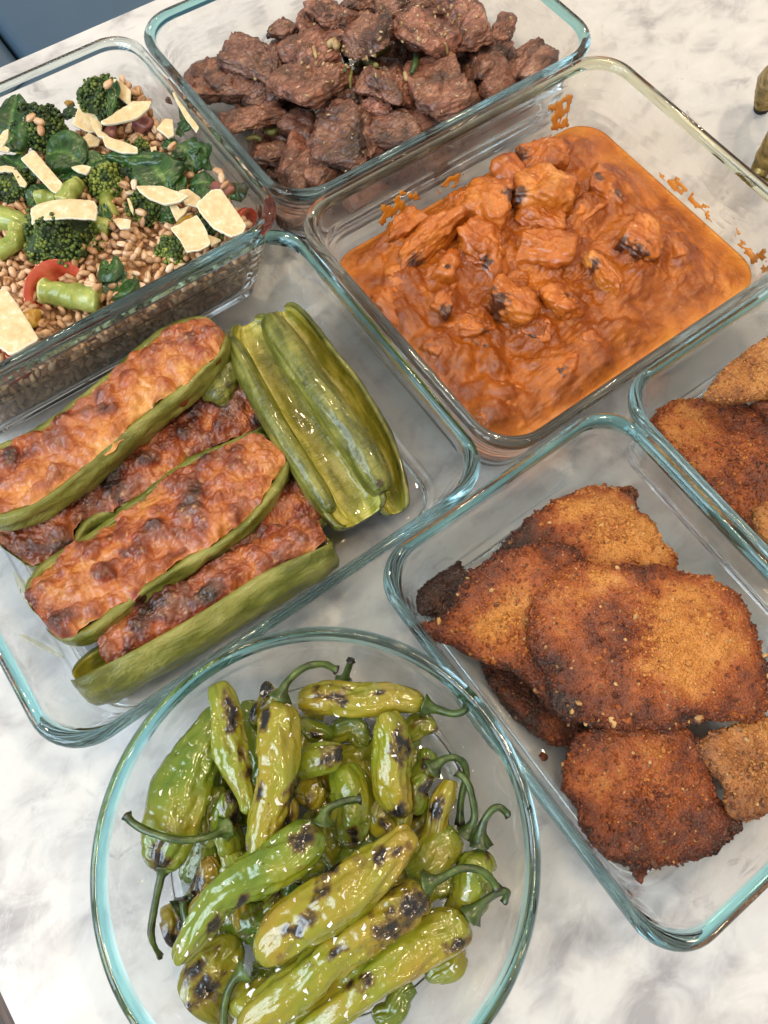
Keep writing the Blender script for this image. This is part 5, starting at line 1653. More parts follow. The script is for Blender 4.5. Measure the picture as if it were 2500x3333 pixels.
# middle layer, filling the gaps of the tangle
for pts, rad, lab, tone, chars, stem in [
    ([(470, 1180, .036), (520, 1000, .039), (560, 800, .040)], [52, 74, 60], 'thin olive pepper in the shade right of the plump left one', .05, [(500, 1050, 30)], None),
    ([g2(130, 560, .040), g2(60, 480, .041), (1000, 470, .040)], [54, 72, 58], 'dark pepper tucked under the crosswise yellow one', -.2, [g2(60, 520, 0)[:2] + (30,)], None),
    ([g2(470, 1120, .040), g2(430, 1000, .042), g2(400, 860, .043)], [56, 76, 56], 'slim pepper with salt on it, between the smooth green and the lobed one', .15, [g2(440, 1050, 0)[:2] + (36,)], None),
    ([g2(700, 600, .040), g2(680, 720, .042), g2(650, 850, .041)], [52, 70, 56], 'slim dark pepper behind the bent stem at the right', -.1, [g2(680, 700, 0)[:2] + (34,)], None),
    ([(1000, 1150, .043), (960, 1010, .045), (940, 880, .046)], [50, 70, 54], 'thin brown pepper squeezed under the long olive one', .45, [(960, 1020, 40)], None),
    ([(720, 1480, .040), (660, 1330, .042), (640, 1200, .043)], [54, 74, 56], 'olive pepper end visible left of the long upright one', .2, [(670, 1330, 30)], None),
    ([(420, 1640, .034), (470, 1500, .036), (520, 1380, .037)], [48, 66, 50], 'thin golden pepper behind the slanting light green one', .45, [(470, 1480, 34)], [(400, 1660, .035), (360, 1560, .037), (350, 1480, .039)]),
    ([g2(880, 1330, .036), g2(760, 1420, .037), g2(640, 1500, .037)], [58, 82, 62], 'dim green pepper under the stem of the burnt yellow one', -.05, [], None),
    ([(1010, 1700, .042), (900, 1790, .042), (760, 1850, .040)], [60, 84, 64], 'dark pepper in the gap left of the biggest one', -.25, [(880, 1780, 40)], None),
    ([g2(700, 1960, .036), g2(840, 1850, .038), g2(930, 1760, .037)], [50, 66, 50], 'slim pepper along the lower side of the front yellow one', .3, [], None)]:
    add(pts, rad, lab, tone, chars, stem=stem)
# slim peppers of the middle layer, half hidden
r_ = rng(2024)
for i in range(16):
    x, y = [(560, 780), (760, 620), (1000, 620), (1240, 720), (1480, 620), (1640, 860), (1720, 1080), (1560, 1380), (1330, 1250), (1100, 1480), (880, 1500), (640, 1380), (470, 1350), (740, 1180), (1180, 1000), (900, 1120)][i]
    a, L = R([70, 95, 60, 120, 20, 80, 50, 30, 70, 15, 60, 100, 75, 45, 110, 80][i]), r_.uniform(520, 700)
    dx, dy = math.cos(a) * L / 2, math.sin(a) * L / 2
    zc = .030 + .004 * (i % 3)
    add([(x - dx, y + dy, zc - .003), (x + r_.uniform(-30, 30), y + r_.uniform(-30, 30), zc), (x + dx, y - dy, zc - .002)], [44, r_.uniform(70, 88), 58], 'slim pepper of the middle layer, half hidden under the top peppers', (-.2, .05, .25, .4)[i % 4], [(x + r_.uniform(-90, 90), y + r_.uniform(-90, 90), 40)])
# the bottom layer that carries the rest
for i, (x, y, a, L) in enumerate([(500, 1150, 60, 560), (800, 900, 20, 600), (1150, 700, 100, 560), (1500, 900, 70, 560), (1650, 1200, 40, 520), (1350, 1500, 20, 600), (1000, 1800, 35, 640), (700, 1500, 80, 520), (1250, 1150, 130, 560), (900, 1250, 10, 520),
    (680, 620, 75, 500), (1380, 640, 20, 520), (1560, 760, 110, 420), (1700, 1420, 60, 460), (1480, 1750, 30, 560), (820, 2000, 30, 500), (450, 1600, 75, 460)]):
    dx, dy = math.cos(R(a)) * L / 2, math.sin(R(a)) * L / 2
    add([(x - dx, y + dy, .016 + .008 * (i % 3)), (x, y, .018 + .008 * (i % 3)), (x + dx, y - dy, .016 + .008 * (i % 3))], [84, 118, 84], 'green pepper buried at the bottom of the bowl under the others', (-.25, .1, .3)[i % 3], [])
POD_ROOTS = [o.parent for o in PODS]

# flaky salt on the peppers
t = NT('flaky_salt')
SALT = t.set((0.88, 0.86, 0.82), 0.35)
pb = bvh_of(PODS)
def flake(r, s, thick=0.22):
    bm = bmesh.new()
    k = r.randint(4, 7)
    a0 = r.uniform(0, 6.28)
    top = []
    V = []
    for j in range(k):
        a = a0 + 6.283 * j / k + r.uniform(-.3, .3)
        q = s * r.uniform(.55, 1.1)
        V.append([q * math.cos(a), q * math.sin(a), 0])
    V = np.array(V)
    W = V * r.uniform(.75, .95) + np.array([0, 0, s * thick * r.uniform(.7, 1.4)])
    bm.free()
    F = [tuple(range(k))[::-1], tuple(range(k, 2 * k))] + [(j, (j + 1) % k, k + (j + 1) % k, k + j) for j in range(k)]
    return np.vstack([V, W]), F
def place(V, h, nn, r):
    nz = np.array(nn) + r.normal(size=3) * 0.25
    nz /= np.linalg.norm(nz)
    x = np.cross(nz, r.normal(size=3))
    x /= np.linalg.norm(x)
    y = np.cross(nz, x)
    return V @ np.array([x, y, nz]) + np.array(h) + nz * 0.0002
r_ = rng(5)
BIG = [((1135, 150), 34, 'largest clear salt flake on the stem of the long olive pepper'), ((915, 905), 30, 'chunky salt flake in the middle of the long olive pepper'), ((985, 532), 18, 'salt flake on the upper right of the long olive pepper'),
       (g2(298, 362, 0)[:2], 24, 'larger of the salt flakes on the crosswise yellow pepper'), (g2(400, 318, 0)[:2], 18, 'right hand salt flake on the crosswise yellow pepper'), (g2(470, 1175, 0)[:2], 22, 'salt flake near the tip of the biggest yellow green pepper'),
       (g2(945, 1455, 0)[:2], 36, 'broad pale salt flake on the squat pepper at the right'), (g2(680, 1690, 0)[:2], 22, 'salt flake on the shoulder of the front yellow green pepper'), (g2(815, 1745, 0)[:2], 20, 'salt flake close to the stem end of the front yellow green pepper'),
       ((755, 2040), 40, 'flat translucent salt flake on the olive pepper at the front'), ((555, 1590), 18, 'bright salt flake on the slanting light green pepper'), (g2(465, 890, 0)[:2], 20, 'salt flake low on the three lobed pepper')]
for (x, y), s, lab in BIG:
    p0 = ZP((x, y, .05))
    h, nn, _, _ = pb.ray_cast(CAM_POS, (Vector(p0) - CAM_POS).normalized(), 2.0)
    if h is None:
        continue
    V, F = flake(r_, s * PXM, .3)
    V, c = localise(place(V, h, nn, r_))
    tag(link('salt_flake', mesh_data('salt_flake', V, F, [SALT], False), None, c), lab, 'salt flake', 'salt flakes on the green peppers')
J = Joined()
for k in range(760):
    x, y = r_.uniform(150, 2150), r_.uniform(150, 2212)
    p0 = np.array(zG1(x, y, .05))
    h, nn, _, _ = pb.ray_cast(CAM_POS, (Vector(p0) - CAM_POS).normalized(), 2.0)
    if h is None:
        continue
    if noise(np.array([[x / 160, y / 160, 3.0]]), 9)[0] < -0.25:
        continue
    V, F = flake(r_, r_.uniform(6, 17) * PXM * (1.7 if k % 6 == 0 else 1), .5)
    J.add(place(V, h, nn, r_), F)
# crumbs of salt that fell on the glass round the heap
for k in range(130):
    a, q = r_.uniform(0, 6.28), r_.uniform(.35, 1) ** .5 * 0.068
    x, y = -0.0235 + q * math.cos(a), -0.0007 + q * math.sin(a)
    z = 0.0047 if q < 0.058 else 0.0047 + (q - 0.0585) * 4.5
    V, F = flake(r_, r_.uniform(.0002, .0006), .6)
    J.add(place(V, (x, y, z + .0002), (0, 0, 1), r_), F)
o = J.build('salt_grains', SALT, smooth=False)
tag(o, 'fine white salt grains sprinkled over the green peppers and the bowl', 'salt', None, 'stuff')
# flecks of char that came off
CHARB = mat_plain('char_flake', (0.008, 0.008, 0.007), (0.03, 0.028, 0.022), 300, 0.4, attr=False)
J = Joined()
for k in range(120):
    x, y = r_.uniform(150, 2100), r_.uniform(150, 2212)
    h, nn, _, _ = pb.ray_cast(CAM_POS, (zG1(x, y, .05) - CAM_POS).normalized(), 2.0)
    if h is None:
        continue
    V, F = flake(r_, r_.uniform(3, 9) * PXM, .15)
    J.add(place(V * np.array([1.6, .7, 1]), h, nn, r_), F)
o = J.build('char_flecks', CHARB, smooth=False)
tag(o, 'black flecks of burnt skin scattered over the green peppers', 'char flecks', None, 'stuff')
# ------------------------------------------------------------------ farro salad
ax, ay, aw, ad = DISH['A'][:4]
def wall_inset(z):
    return 0.0022 + 0.0040 + 0.0105 * (1 - (z - 0.012) / 0.0435) + 0.0012
def salad_top(x, y):
    """height of the heap of grain"""
    base = 0.0415
    b = 0.0430 - 0.022 * smooth01((y - 0.382) / 0.045) * smooth01((0.125 - x) / 0.06) - 0.004 * smooth01((y - 0.395) / 0.02)
    return b + 0.0055 * fbm(np.c_[x * 60, y * 60, x * 0], 12, 3) * 0.75
def grain_mesh(seed, sub=2):
    D, F = ico(sub)
    r = rng(seed)
    V = D * np.array([1.0, 0.56, 0.50])
    V[:, 1] *= 1 - 0.18 * V[:, 0]
    crease = np.exp(-(V[:, 1] / 0.12) ** 2) * (V[:, 2] > 0)
    V[:, 2] -= 0.26 * crease * (1 - V[:, 0] ** 2)
    V *= np.array([r.uniform(.9, 1.15), r.uniform(.85, 1.1), r.uniform(.85, 1.1)])
    V[:, 0] = np.clip(V[:, 0], -.86, .80)
    V += 0.17 * np.stack([noise(D * 2.3 + seed, 1), noise(D * 2.3 + seed, 2), noise(D * 2.3 + seed, 3)], 1)
    return V, F
t = NT('cooked_farro')
v = t.coord('Object')
n = t.noise(v, 210.0, 4, 0.6)
hu = t.math('ADD', t.math('MULTIPLY', n, 0.45), t.math('ADD', t.math('MULTIPLY', t.attr('tone'), 0.6), t.math('MULTIPLY', t.rand(), 0.5)))
c = t.ramp(hu, [(0.18, (0.36, 0.185, 0.085)), (0.42, (0.60, 0.355, 0.190)), (0.68, (0.74, 0.52, 0.335)), (0.94, (0.82, 0.70, 0.57))])
b = t.bump(t.noise(v, 700.0, 3), 0.25, 0.0004)
FARRO = t.set(c, 0.30, b, Specular_IOR_Level=0.5, Subsurface_Weight=0.12, Subsurface_Radius=(0.002, 0.0012, 0.0006), Subsurface_Scale=0.5)
GR = [grain_mesh(60 + i) for i in range(6)]
GRM = [mesh_data('farro_grain', V * 0.0037, F, [FARRO], True, {'tone': (i - 2.5) * .07 - 0.55 * np.exp(-(V[:, 1] / 0.10) ** 2) * (V[:, 2] > -.2) + 0.12 * noise(V * 3 + i, 4)}) for i, (V, F) in enumerate(GR)]
GR1 = [grain_mesh(60 + i, 1) for i in range(6)]

r_ = rng(91)
pts = []
tries = 0
occ = {}
def far_enough(p, dmin):
    k = tuple((p / dmin).astype(int))
    for dx in (-1, 0, 1):
        for dy in (-1, 0, 1):
            for dz in (-1, 0, 1):
                for q in occ.get((k[0] + dx, k[1] + dy, k[2] + dz), ()):
                    if np.linalg.norm(p - q) < dmin:
                        return False
    occ.setdefault(k, []).append(p)
    return True
x0v = -0.045
cand = []
while tries < 26000:
    tries += 1
    m = r_.rand()
    if m < 0.62:            # top of the heap
        x, y = r_.uniform(x0v, ax + aw / 2 - .008), r_.uniform(ay - ad / 2 + .008, ay + ad / 2 - .008)
        z = salad_top(np.array([x]), np.array([y]))[0] - abs(r_.normal()) * 0.0030
    elif m < 0.85:          # along the front wall
        z = r_.uniform(0.007, 0.040)
        x, y = r_.uniform(x0v, ax + aw / 2 - .014), ay - ad / 2 + wall_inset(z) + 0.0022 + r_.uniform(0, .003)
    else:                   # along the right wall
        z = r_.uniform(0.007, 0.040)
        x, y = ax + aw / 2 - wall_inset(z) - 0.0022 - r_.uniform(0, .003), r_.uniform(ay - ad / 2 + .014, ay + ad / 2 - .02)
        if z > salad_top(np.array([x]), np.array([y]))[0]:
            continue
    i2 = wall_inset(z) + 0.0022
    if not (ax - aw / 2 + i2 < x < ax + aw / 2 - i2 and ay - ad / 2 + i2 < y < ay + ad / 2 - i2):
        continue
    p = np.array([x, y, z])
    if far_enough(p, 0.0037):
        cand.append(p)
cand = np.array(cand)
# the ones the photograph shows largest: on top, in view
vis = []
for i, p in enumerate(cand):
    d = CM.transposed() @ (Vector(p) - CAM_POS)
    px, py = W0 / 2 + FPX * d.x / -d.z, H0 / 2 - FPX * d.y / -d.z
    top = p[2] > salad_top(p[:1], p[1:2])[0] - 0.0028
    vis.append((px > 20 and py > 150 and top) * 1.0 + 0.1 * r_.rand())
order = np.argsort(-np.array(vis))
J = Joined()
for n_, i in enumerate(order):
    p = cand[i]
    rot_ = rotz(r_.uniform(0, 6.28)) @ euler(r_.uniform(0, 6.28), r_.uniform(-.7, .7), 0)
    s = r_.uniform(.85, 1.15)
    if n_ < 300:
        o = link('farro_grain', GRM[n_ % 6], None, p)
        o.rotation_euler = Matrix(rot_.tolist()).to_euler()
        o.scale = (s, s, s)
        tag(o, 'cooked tan farro grain on top of the broccoli salad', 'grain', 'farro grains in the salad')
    else:
        V, F = GR1[n_ % 6]
        J.add(V * 0.0037 * s @ rot_.T + p, F, r_.uniform(-.3, .45))
o = J.build('farro_grains', FARRO)
tag(o, 'mass of cooked farro grains filling the deep clear dish', 'grain', None, 'stuff')
# packed inside of the heap, so that no light shines through it
Lp = rr_loop(2 * 0.098, ad - 0.034, 0.014, 8, 8)
ctr = np.array([ax, ay])
V, F = [], []
zs = [0.0052, 0.012, 0.022, 0.030]
for z in zs:
    i2 = wall_inset(max(z, .012)) + 0.0052
    L = rr_loop(aw - 2 * i2, ad - 2 * i2, 0.014, 8, 10) + ctr
    V.append(np.c_[L, np.full(len(L), z)])
nL = len(V[0])
for u in np.linspace(0.97, 0.02, 22):
    L = (V[3][:nL, :2] - ctr) * u + ctr
    V.append(np.c_[L, salad_top(L[:, 0], L[:, 1]) - 0.0055])
V[3][:, 2] = np.minimum(V[3][:, 2], salad_top(V[3][:, 0], V[3][:, 1]) - 0.006)
F = ring_faces(nL, len(V))
F.append(tuple(range(nL))[::-1])
F.append(tuple(range((len(V) - 1) * nL, len(V) * nL)))
V = np.vstack(V)
o = link('salad_mass', mesh_data('salad_mass', V, F, [FARRO], True, {'tone': 0.2 * noise(V * 300, 3)}))
tag(o, 'packed farro and vegetables in the depth of the salad dish', 'salad', None, 'stuff')

# ---- broccoli
t = NT('broccoli_buds')
v = t.coord('Object')
n = t.noise(v, 120.0, 4, 0.6)
f = t.math('ADD', n, t.attr('tone'))
c = t.ramp(f, [(0.2, (0.016, 0.034, 0.010)), (0.5, (0.062, 0.105, 0.019)), (0.75, (0.150, 0.200, 0.032)), (1.0, (0.32, 0.36, 0.07))])
BUDS = t.set(c, 0.5, t.bump(t.voro(v, 1500.0), 0.5, 0.0004), Specular_IOR_Level=0.4)
t = NT('broccoli_stalk')
v = t.coord('Object')
n = t.noise(v, 140.0, 4, 0.6)
c = t.ramp(t.math('ADD', n, t.attr('tone')), [(0.3, (0.17, 0.22, 0.035)), (0.6, (0.34, 0.38, 0.085)), (0.9, (0.56, 0.55, 0.21))])
STALK = t.set(c, 0.28, t.bump(n, 0.3, 0.0008), Specular_IOR_Level=0.5, Coat_Weight=0.25, Coat_Roughness=0.12)

def broccoli(label, crown, cr, z, stalk=None, seed=0, tone=0.0, flat=0.8, sr=0.0045, light_end=None):
    """crown: image point; cr: radius m; stalk: list of image points with z, from the crown outwards"""
    r = rng(seed)
    cr = cr * 0.84
    c = np.array(zA(crown[0], crown[1], z))
    root = thing('broccoli_floret', label, 'broccoli floret', c - np.array([0, 0, cr * .5]), 'broccoli florets in the salad')
    base = np.array(root.location)
    if stalk:
        P = [c] + [np.array(zA(*q)) for q in stalk]
        C = catmull(P, 26)
        tt = np.linspace(0, 1, 26)
        rad = sr * (0.75 + 0.35 * tt) * (1 + 0.12 * noise(C * 300, seed))
        V, F = tube(C, rad, 14)
        V = V + 0.0006 * noise(V * 260, seed)[:, None]
        tn = np.repeat(-0.25 + 0.35 * tt, 14) + 0.35 * (np.repeat(tt, 14) > 0.97)
        link('stalk', mesh_data('stalk', V - base, F, [STALK], True, {'tone': tn}), root)
    # clusters of buds on short branches
    J = Joined()
    D, F0 = ico(1)
    D2, F2 = ico(3)
    wob = 1 + 0.30 * fbm(D2 * 1.6 + seed, seed, 3)
    J.add(D2 * wob[:, None] * cr * 0.80 * np.array([1, 1, flat]) + c - base, F2, tone - 0.3)
    N = int(640 * (cr / 0.014) ** 2)
    G = np.arange(N) + 0.5
    ph = np.arccos(1 - 2 * G / N)
    th = np.pi * (1 + 5 ** 0.5) * G
    S_ = np.c_[np.cos(th) * np.sin(ph), np.sin(th) * np.sin(ph), np.cos(ph)]
    S_ += r.normal(size=S_.shape) * 0.05
    S_ /= np.linalg.norm(S_, axis=1)[:, None]
    w = 1 + 0.30 * fbm(S_ * 1.6 + seed, seed, 3)
    wd, wr = worley(S_ * 1.9 + seed, seed)
    w += 0.42 * (0.5 - wd)
    for k in range(N):
        if S_[k, 2] < -0.55:
            continue
        p = S_[k] * w[k] * cr * 0.84 * np.array([1, 1, flat])
        b = r.uniform(.00075, .00135)
        J.add(D * b + p + c - base, F0, tone + 0.22 * r.normal() * .5 + 0.35 * (wr[k] - .5) + 0.25 * (wd[k] - .5))
    J.build('crown', BUDS, root)
    return root
broccoli('dark broccoli floret at the back of the salad with a leaf over it', (620, 235), .0180, .050, [(600, 330, .043), (590, 400, .036)], 1, -.12)
broccoli('broccoli floret by the upper left spinach leaf with three grains on it', (240, 400), .0185, .047, [(150, 470, .043), (110, 520, .038)], 2, -.08)
broccoli('largest broccoli floret, under the long cheese shaving', (370, 1080), .0250, .043, [(150, 985, .045), (-20, 930, .045)], 3, .02, .85, .0062)
broccoli('pale broccoli floret with fanned yellow stems in the middle of the salad', (640, 740), .0150, .043, [(640, 850, .043), (670, 940, .040)], 4, .22, .8, .0045)
broccoli('dark broccoli floret under the wide spinach leaf', (790, 640), .0165, .041, None, 5, -.15)
broccoli('small broccoli floret right of the middle, below the leaf shaped cheese', (880, 880), .0135, .042, [(830, 960, .039)], 6, .06)
broccoli('broccoli floret under the two square cheese shavings by the right wall', (1270, 1010), .0150, .038, None, 7, -.05)
broccoli('small broccoli floret in front of the square cheese shaving', (1050, 1150), .0130, .040, [(960, 1170, .038)], 8, .10)
broccoli('dark broccoli piece at the left edge above the long cheese shaving', (90, 760), .0140, .043, None, 9, -.10)
broccoli('tiny broccoli tip by the white edged cheese shaving', (850, 510), .0052, .046, None, 10, .2)
# loose stalks
def stalk_piece(label, pts, r0, r1, seed, n=20):
    C = catmull([zA(*p) for p in pts], 40)
    tt = np.linspace(0, 1, 40)
    V, F = tube(C, np.linspace(r0, r1, 40) * (1 + 0.22 * noise(C * 160, seed)), n)
    V = V + (0.0016 * noise(V * 190, seed) + .0011 * ridged(V * np.array([60, 260, 260]), seed, 2))[:, None] * np.array([0, 0, 1])
    V, c = localise(V)
    tn = np.repeat(-0.05 + 0.30 * np.abs(tt - 0.5), n) + 0.3 * np.repeat((tt < 0.04) * 1.0, n)
    tag(link('broccoli_stalk', mesh_data('broccoli_stalk', V, F, [STALK], True, {'tone': tn}), None, c), label, 'broccoli stalk', 'loose broccoli stalks in the salad')
stalk_piece('thick light green broccoli stalk lying in front of the tomato', [(270, 1385, .045), (420, 1410, .046), (600, 1440, .045)], .0058, .0072, 1)
stalk_piece('upright broccoli stalk under the slanting cheese strip', [(390, 850, .050), (420, 790, .051), (470, 740, .048)], .0050, .0042, 2)
stalk_piece('forked pale broccoli stalk at the left edge of the photo', [(-20, 1150, .045), (80, 1100, .046), (120, 1010, .046)], .0044, .0050, 3)
stalk_piece('pale broccoli stalk to the right of the largest floret', [(520, 980, .042), (590, 990, .042), (660, 1010, .041)], .0042, .0050, 4)
stalk_piece('short pale broccoli stalk left of the upright one', [(230, 830, .046), (290, 820, .047), (340, 830, .046)], .0040, .0044, 5)

# ---- leaves
t = NT('green_leaf')
v = t.coord('Object')
n = t.noise(v, 90.0, 4, 0.6)
f = t.math('ADD', n, t.attr('tone'))
c = t.ramp(f, [(0.25, (0.010, 0.036, 0.008)), (0.5, (0.028, 0.085, 0.016)), (0.75, (0.075, 0.160, 0.032)), (1.1, (0.26, 0.36, 0.13))])
LEAF = t.set(c, 0.30, t.bump(t.noise(v, 260.0, 4, 0.6), 0.5, 0.001), Specular_IOR_Level=0.5, Coat_Weight=0.15, Coat_Roughness=0.1)
def leaf(label, pts, wid, seed, z=None, lobes=0.0, curl=0.5, twist=0.0, cup=0.35, stem=True):
    """leaf along the midrib pts; wid: half width m"""
    k, m = 46, 22
    C = catmull([zA(*p) for p in pts], k)
    T, Sd, N = frames(C)
    t_ = np.linspace(0, 1, k)
    w = wid * np.sin(np.pi * np.clip(t_ * 0.93 + 0.05, 0, 1)) ** 0.7
    w = w * (1 + lobes * np.cos(t_ * 6.28 * 2.6)) + 0.0006
    u = np.linspace(-1, 1, m)
    tw = twist * t_
    S2 = Sd * np.cos(tw)[:, None] + N * np.sin(tw)[:, None]
    N2 = N * np.cos(tw)[:, None] - Sd * np.sin(tw)[:, None]
    X = w[:, None] * np.sin(u[None] * (1 - 0.3 * curl)) / math.sin(1 - 0.3 * curl)
    Z = cup * w[:, None] * (u[None] ** 2) - curl * w[:, None] * np.abs(u[None]) ** 5
    V = (C[:, None] + X[..., None] * S2[:, None] + Z[..., None] * N2[:, None]).reshape(-1, 3)
    uu = np.tile(np.abs(u), k)
    tt = np.repeat(t_, m)
    NN = np.repeat(N2, m, 0)
    h = 0.0016 * fbm(V * 130 + seed, seed, 3) + 0.0030 * uu * fbm(V * 70 + seed, seed + 1, 2)
    vein = np.abs(((uu * 0.9 + tt * 6.0) % 1.0) - 0.5) * 2
    h += 0.0005 * vein * uu
    h -= 0.0007 * np.exp(-(uu / 0.08) ** 2)
    V = V + NN * h[:, None]
    tn = 0.55 * np.exp(-(uu / 0.06) ** 2) + 0.14 * (vein < 0.16) - 0.08 + 0.08 * noise(V * 200, seed)
    th = 0.00035
    V2 = np.vstack([V, V - NN * th])
    F = ring_faces(m, k, closed=False)
    nV = len(V)
    F = [f[::-1] for f in F] + [tuple(i + nV for i in f) for f in F]
    rim = [j for j in range(m)] + [r * m + m - 1 for r in range(1, k)] + [(k - 1) * m + j for j in range(m - 2, -1, -1)] + [r * m for r in range(k - 2, 0, -1)]
    for j in range(len(rim)):
        a, b = rim[j], rim[(j + 1) % len(rim)]
        F.append((a, b, b + nV, a + nV))
    V2, c = localise(V2)
    o = link('salad_leaf', mesh_data('salad_leaf', V2, F, [LEAF], True, {'tone': np.concatenate([tn, tn + .12])}), None, c)
    return tag(o, label, 'leaf', 'spinach and rocket leaves in the salad')
leaf('big upright spinach leaf at the upper left edge of the photo', [(40, 500, .048), (60, 380, .054), (100, 200, .058)], .0125, 1, curl=.6)
leaf('spinach leaf hanging at the left edge beside the broccoli', [(20, 520, .050), (80, 450, .052), (110, 400, .050)], .0065, 2)
leaf('crumpled dark spinach leaf in the middle left of the salad', [(280, 560, .050), (380, 540, .053), (500, 620, .050)], .0150, 3, cup=.6, curl=.8)
leaf('spinach leaf lying along the left under the slanting cheese strip', [(10, 560, .046), (120, 620, .048), (230, 710, .045)], .0085, 4)
leaf('small round spinach leaf right of the crumpled one', [(520, 640, .047), (570, 590, .049), (650, 560, .047)], .0085, 5)
leaf('long dark leaf stem crossing above the wide spinach leaf', [(640, 565, .050), (800, 565, .052), (960, 585, .052), (1050, 640, .050)], .0050, 6, curl=1.0)
leaf('wide wrinkled spinach leaf in the centre right of the salad', [(870, 590, .049), (950, 660, .053), (1010, 760, .049)], .0165, 7, cup=.5, curl=.9)
leaf('folded leaf edge hanging down right of the wide spinach leaf', [(1040, 640, .049), (1062, 720, .048), (1050, 800, .045)], .0050, 8, twist=.8)
leaf('rocket leaf with wavy lobes near the right glass wall', [(990, 480, .048), (1090, 510, .051), (1150, 580, .048), (1150, 680, .043)], .0075, 9, lobes=.45)
leaf('rocket leaf looping down against the right glass wall', [(1130, 520, .050), (1215, 510, .052), (1235, 590, .047), (1270, 650, .044)], .0055, 10, lobes=.3, twist=.6)
leaf('thin rocket leaf standing up along the right glass wall', [(1080, 450, .047), (1110, 360, .052), (1090, 260, .056)], .0042, 11, lobes=.3, twist=.9)
leaf('dark spinach leaf under the grains near the right wall', [(1140, 740, .045), (1220, 720, .047), (1300, 740, .044)], .0080, 12)
leaf('bright leaf tip between the small and the square cheese shavings', [(1180, 870, .045), (1220, 820, .047), (1290, 810, .046)], .0065, 13)
leaf('leaf tip by the right glass wall above the square shaving', [(1360, 800, .043), (1430, 770, .045), (1460, 840, .042)], .0065, 14)
leaf('narrow leaf strip draped over the rear broccoli floret', [(625, 120, .059), (690, 180, .061), (660, 350, .055)], .0030, 15, curl=.2)
leaf('dark leaf behind the pale cheese chip at the back', [(370, 315, .040), (440, 290, .044), (490, 280, .042)], .0050, 16)
leaf('leaf strip below the fanned broccoli floret', [(610, 860, .046), (630, 940, .046), (690, 1010, .042)], .0040, 17, twist=.5)
leaf('leaf strip under the torn white cheese crumb', [(1000, 860, .045), (1010, 930, .046), (1030, 980, .042)], .0042, 18)
leaf('curled rocket leaf in the grains above the thick stalk', [(615, 1200, .045), (660, 1260, .048), (690, 1170, .049)], .0055, 19, curl=1.0, twist=1.0)
leaf('crinkled pale green leaf beside the thick stalk at the front', [(640, 1420, .043), (720, 1330, .046), (790, 1270, .044)], .0105, 20, cup=.5)
leaf('dark leaf under the slanting cheese strip leading to the long shaving', [(170, 860, .045), (240, 790, .046), (330, 750, .045)], .0065, 21)
leaf('leaf with a pale rib in the middle, beside the little cheese chip', [(350, 700, .048), (440, 650, .050), (560, 640, .049), (680, 640, .048)], .0055, 22)

# ---- cheese shavings
t = NT('hard_cheese')
v = t.coord('Object')
n = t.noise(v, 260.0, 5, 0.7)
c = t.ramp(n, [(0.36, (0.62, 0.47, 0.245)), (0.55, (0.70, 0.57, 0.34)), (0.66, (0.80, 0.72, 0.54))])
ed = t.ramp(t.attr('edge'), [(0.3, 0.0), (0.9, 1.0)])
c = t.mix(t.math('MULTIPLY', ed, 0.7), c, (0.86, 0.82, 0.70))
CHEESE = t.set(c, 0.48, t.bump(t.noise(v, 520.0, 4, 0.7), 0.45, 0.0005), Specular_IOR_Level=0.4, Subsurface_Weight=0.15, Subsurface_Radius=(0.004, 0.003, 0.0015), Subsurface_Scale=0.5)
def shaving(label, pts, z, grad=(0, 0), th=0.0016, seed=0, bend=0.0, name='cheese_shaving'):
    P = np.array([zA(x, y, z) for x, y in pts])
    ctr = P.mean(0)
    n, K = 120, 12
    # straight sided outline with slightly rounded corners
    dl = np.r_[0, np.cumsum(np.linalg.norm(np.diff(np.vstack([P, P[:1]]), axis=0), axis=1))]
    s = np.linspace(0, dl[-1], n, endpoint=False)
    full = np.vstack([P, P[:1]])
    O = np.array([np.interp(s, dl, full[:, j]) for j in range(3)]).T
    for _ in range(2):
        O = 0.25 * np.roll(O, 1, 0) + 0.5 * O + 0.25 * np.roll(O, -1, 0)
    rad = (O - ctr) * (1 + 0.030 * fbm(O * 600 + seed, seed, 3))[:, None]
    V, E = [], []
    for q in list(np.linspace(0.02, 0.97, K)) + [1.0]:
        V.append(np.c_[(ctr + rad * q)[:, :2], np.full(n, z + (th if q < 1 else th * .8))]); E.append(np.full(n, max(0, (q - .9) / .1)))
    for q in [1.0, 0.97, 0.5, 0.02]:
        V.append(np.c_[(ctr + rad * q)[:, :2], np.full(n, z + (th * .15 if q == 1 else 0))]); E.append(np.full(n, 1.0 if q > .9 else 0))
    V = np.vstack(V); E = np.concatenate(E)
    d = V[:, :2] - ctr[:2]
    V[:, 2] += grad[0] * d[:, 0] + grad[1] * d[:, 1] + bend * (d ** 2).sum(1) / 0.02 + 0.0005 * fbm(np.c_[d * 120, d[:, :1] * 0] + seed, seed, 2)
    F = ring_faces(n, len(V) // n)
    a2 = 0.5 * np.sum(O[:, 0] * np.roll(O[:, 1], -1) - np.roll(O[:, 0], -1) * O[:, 1])
    F.append(tuple(range(n))[::-1])
    F.append(tuple(range(len(V) - n, len(V))))
    if a2 > 0:
        F = [f[::-1] for f in F]
    V, c0 = localise(V)
    tag(link(name, mesh_data(name, V, F, [CHEESE], True, {'edge': E}), None, c0), label, 'cheese shaving', 'pale hard cheese shavings on the salad')
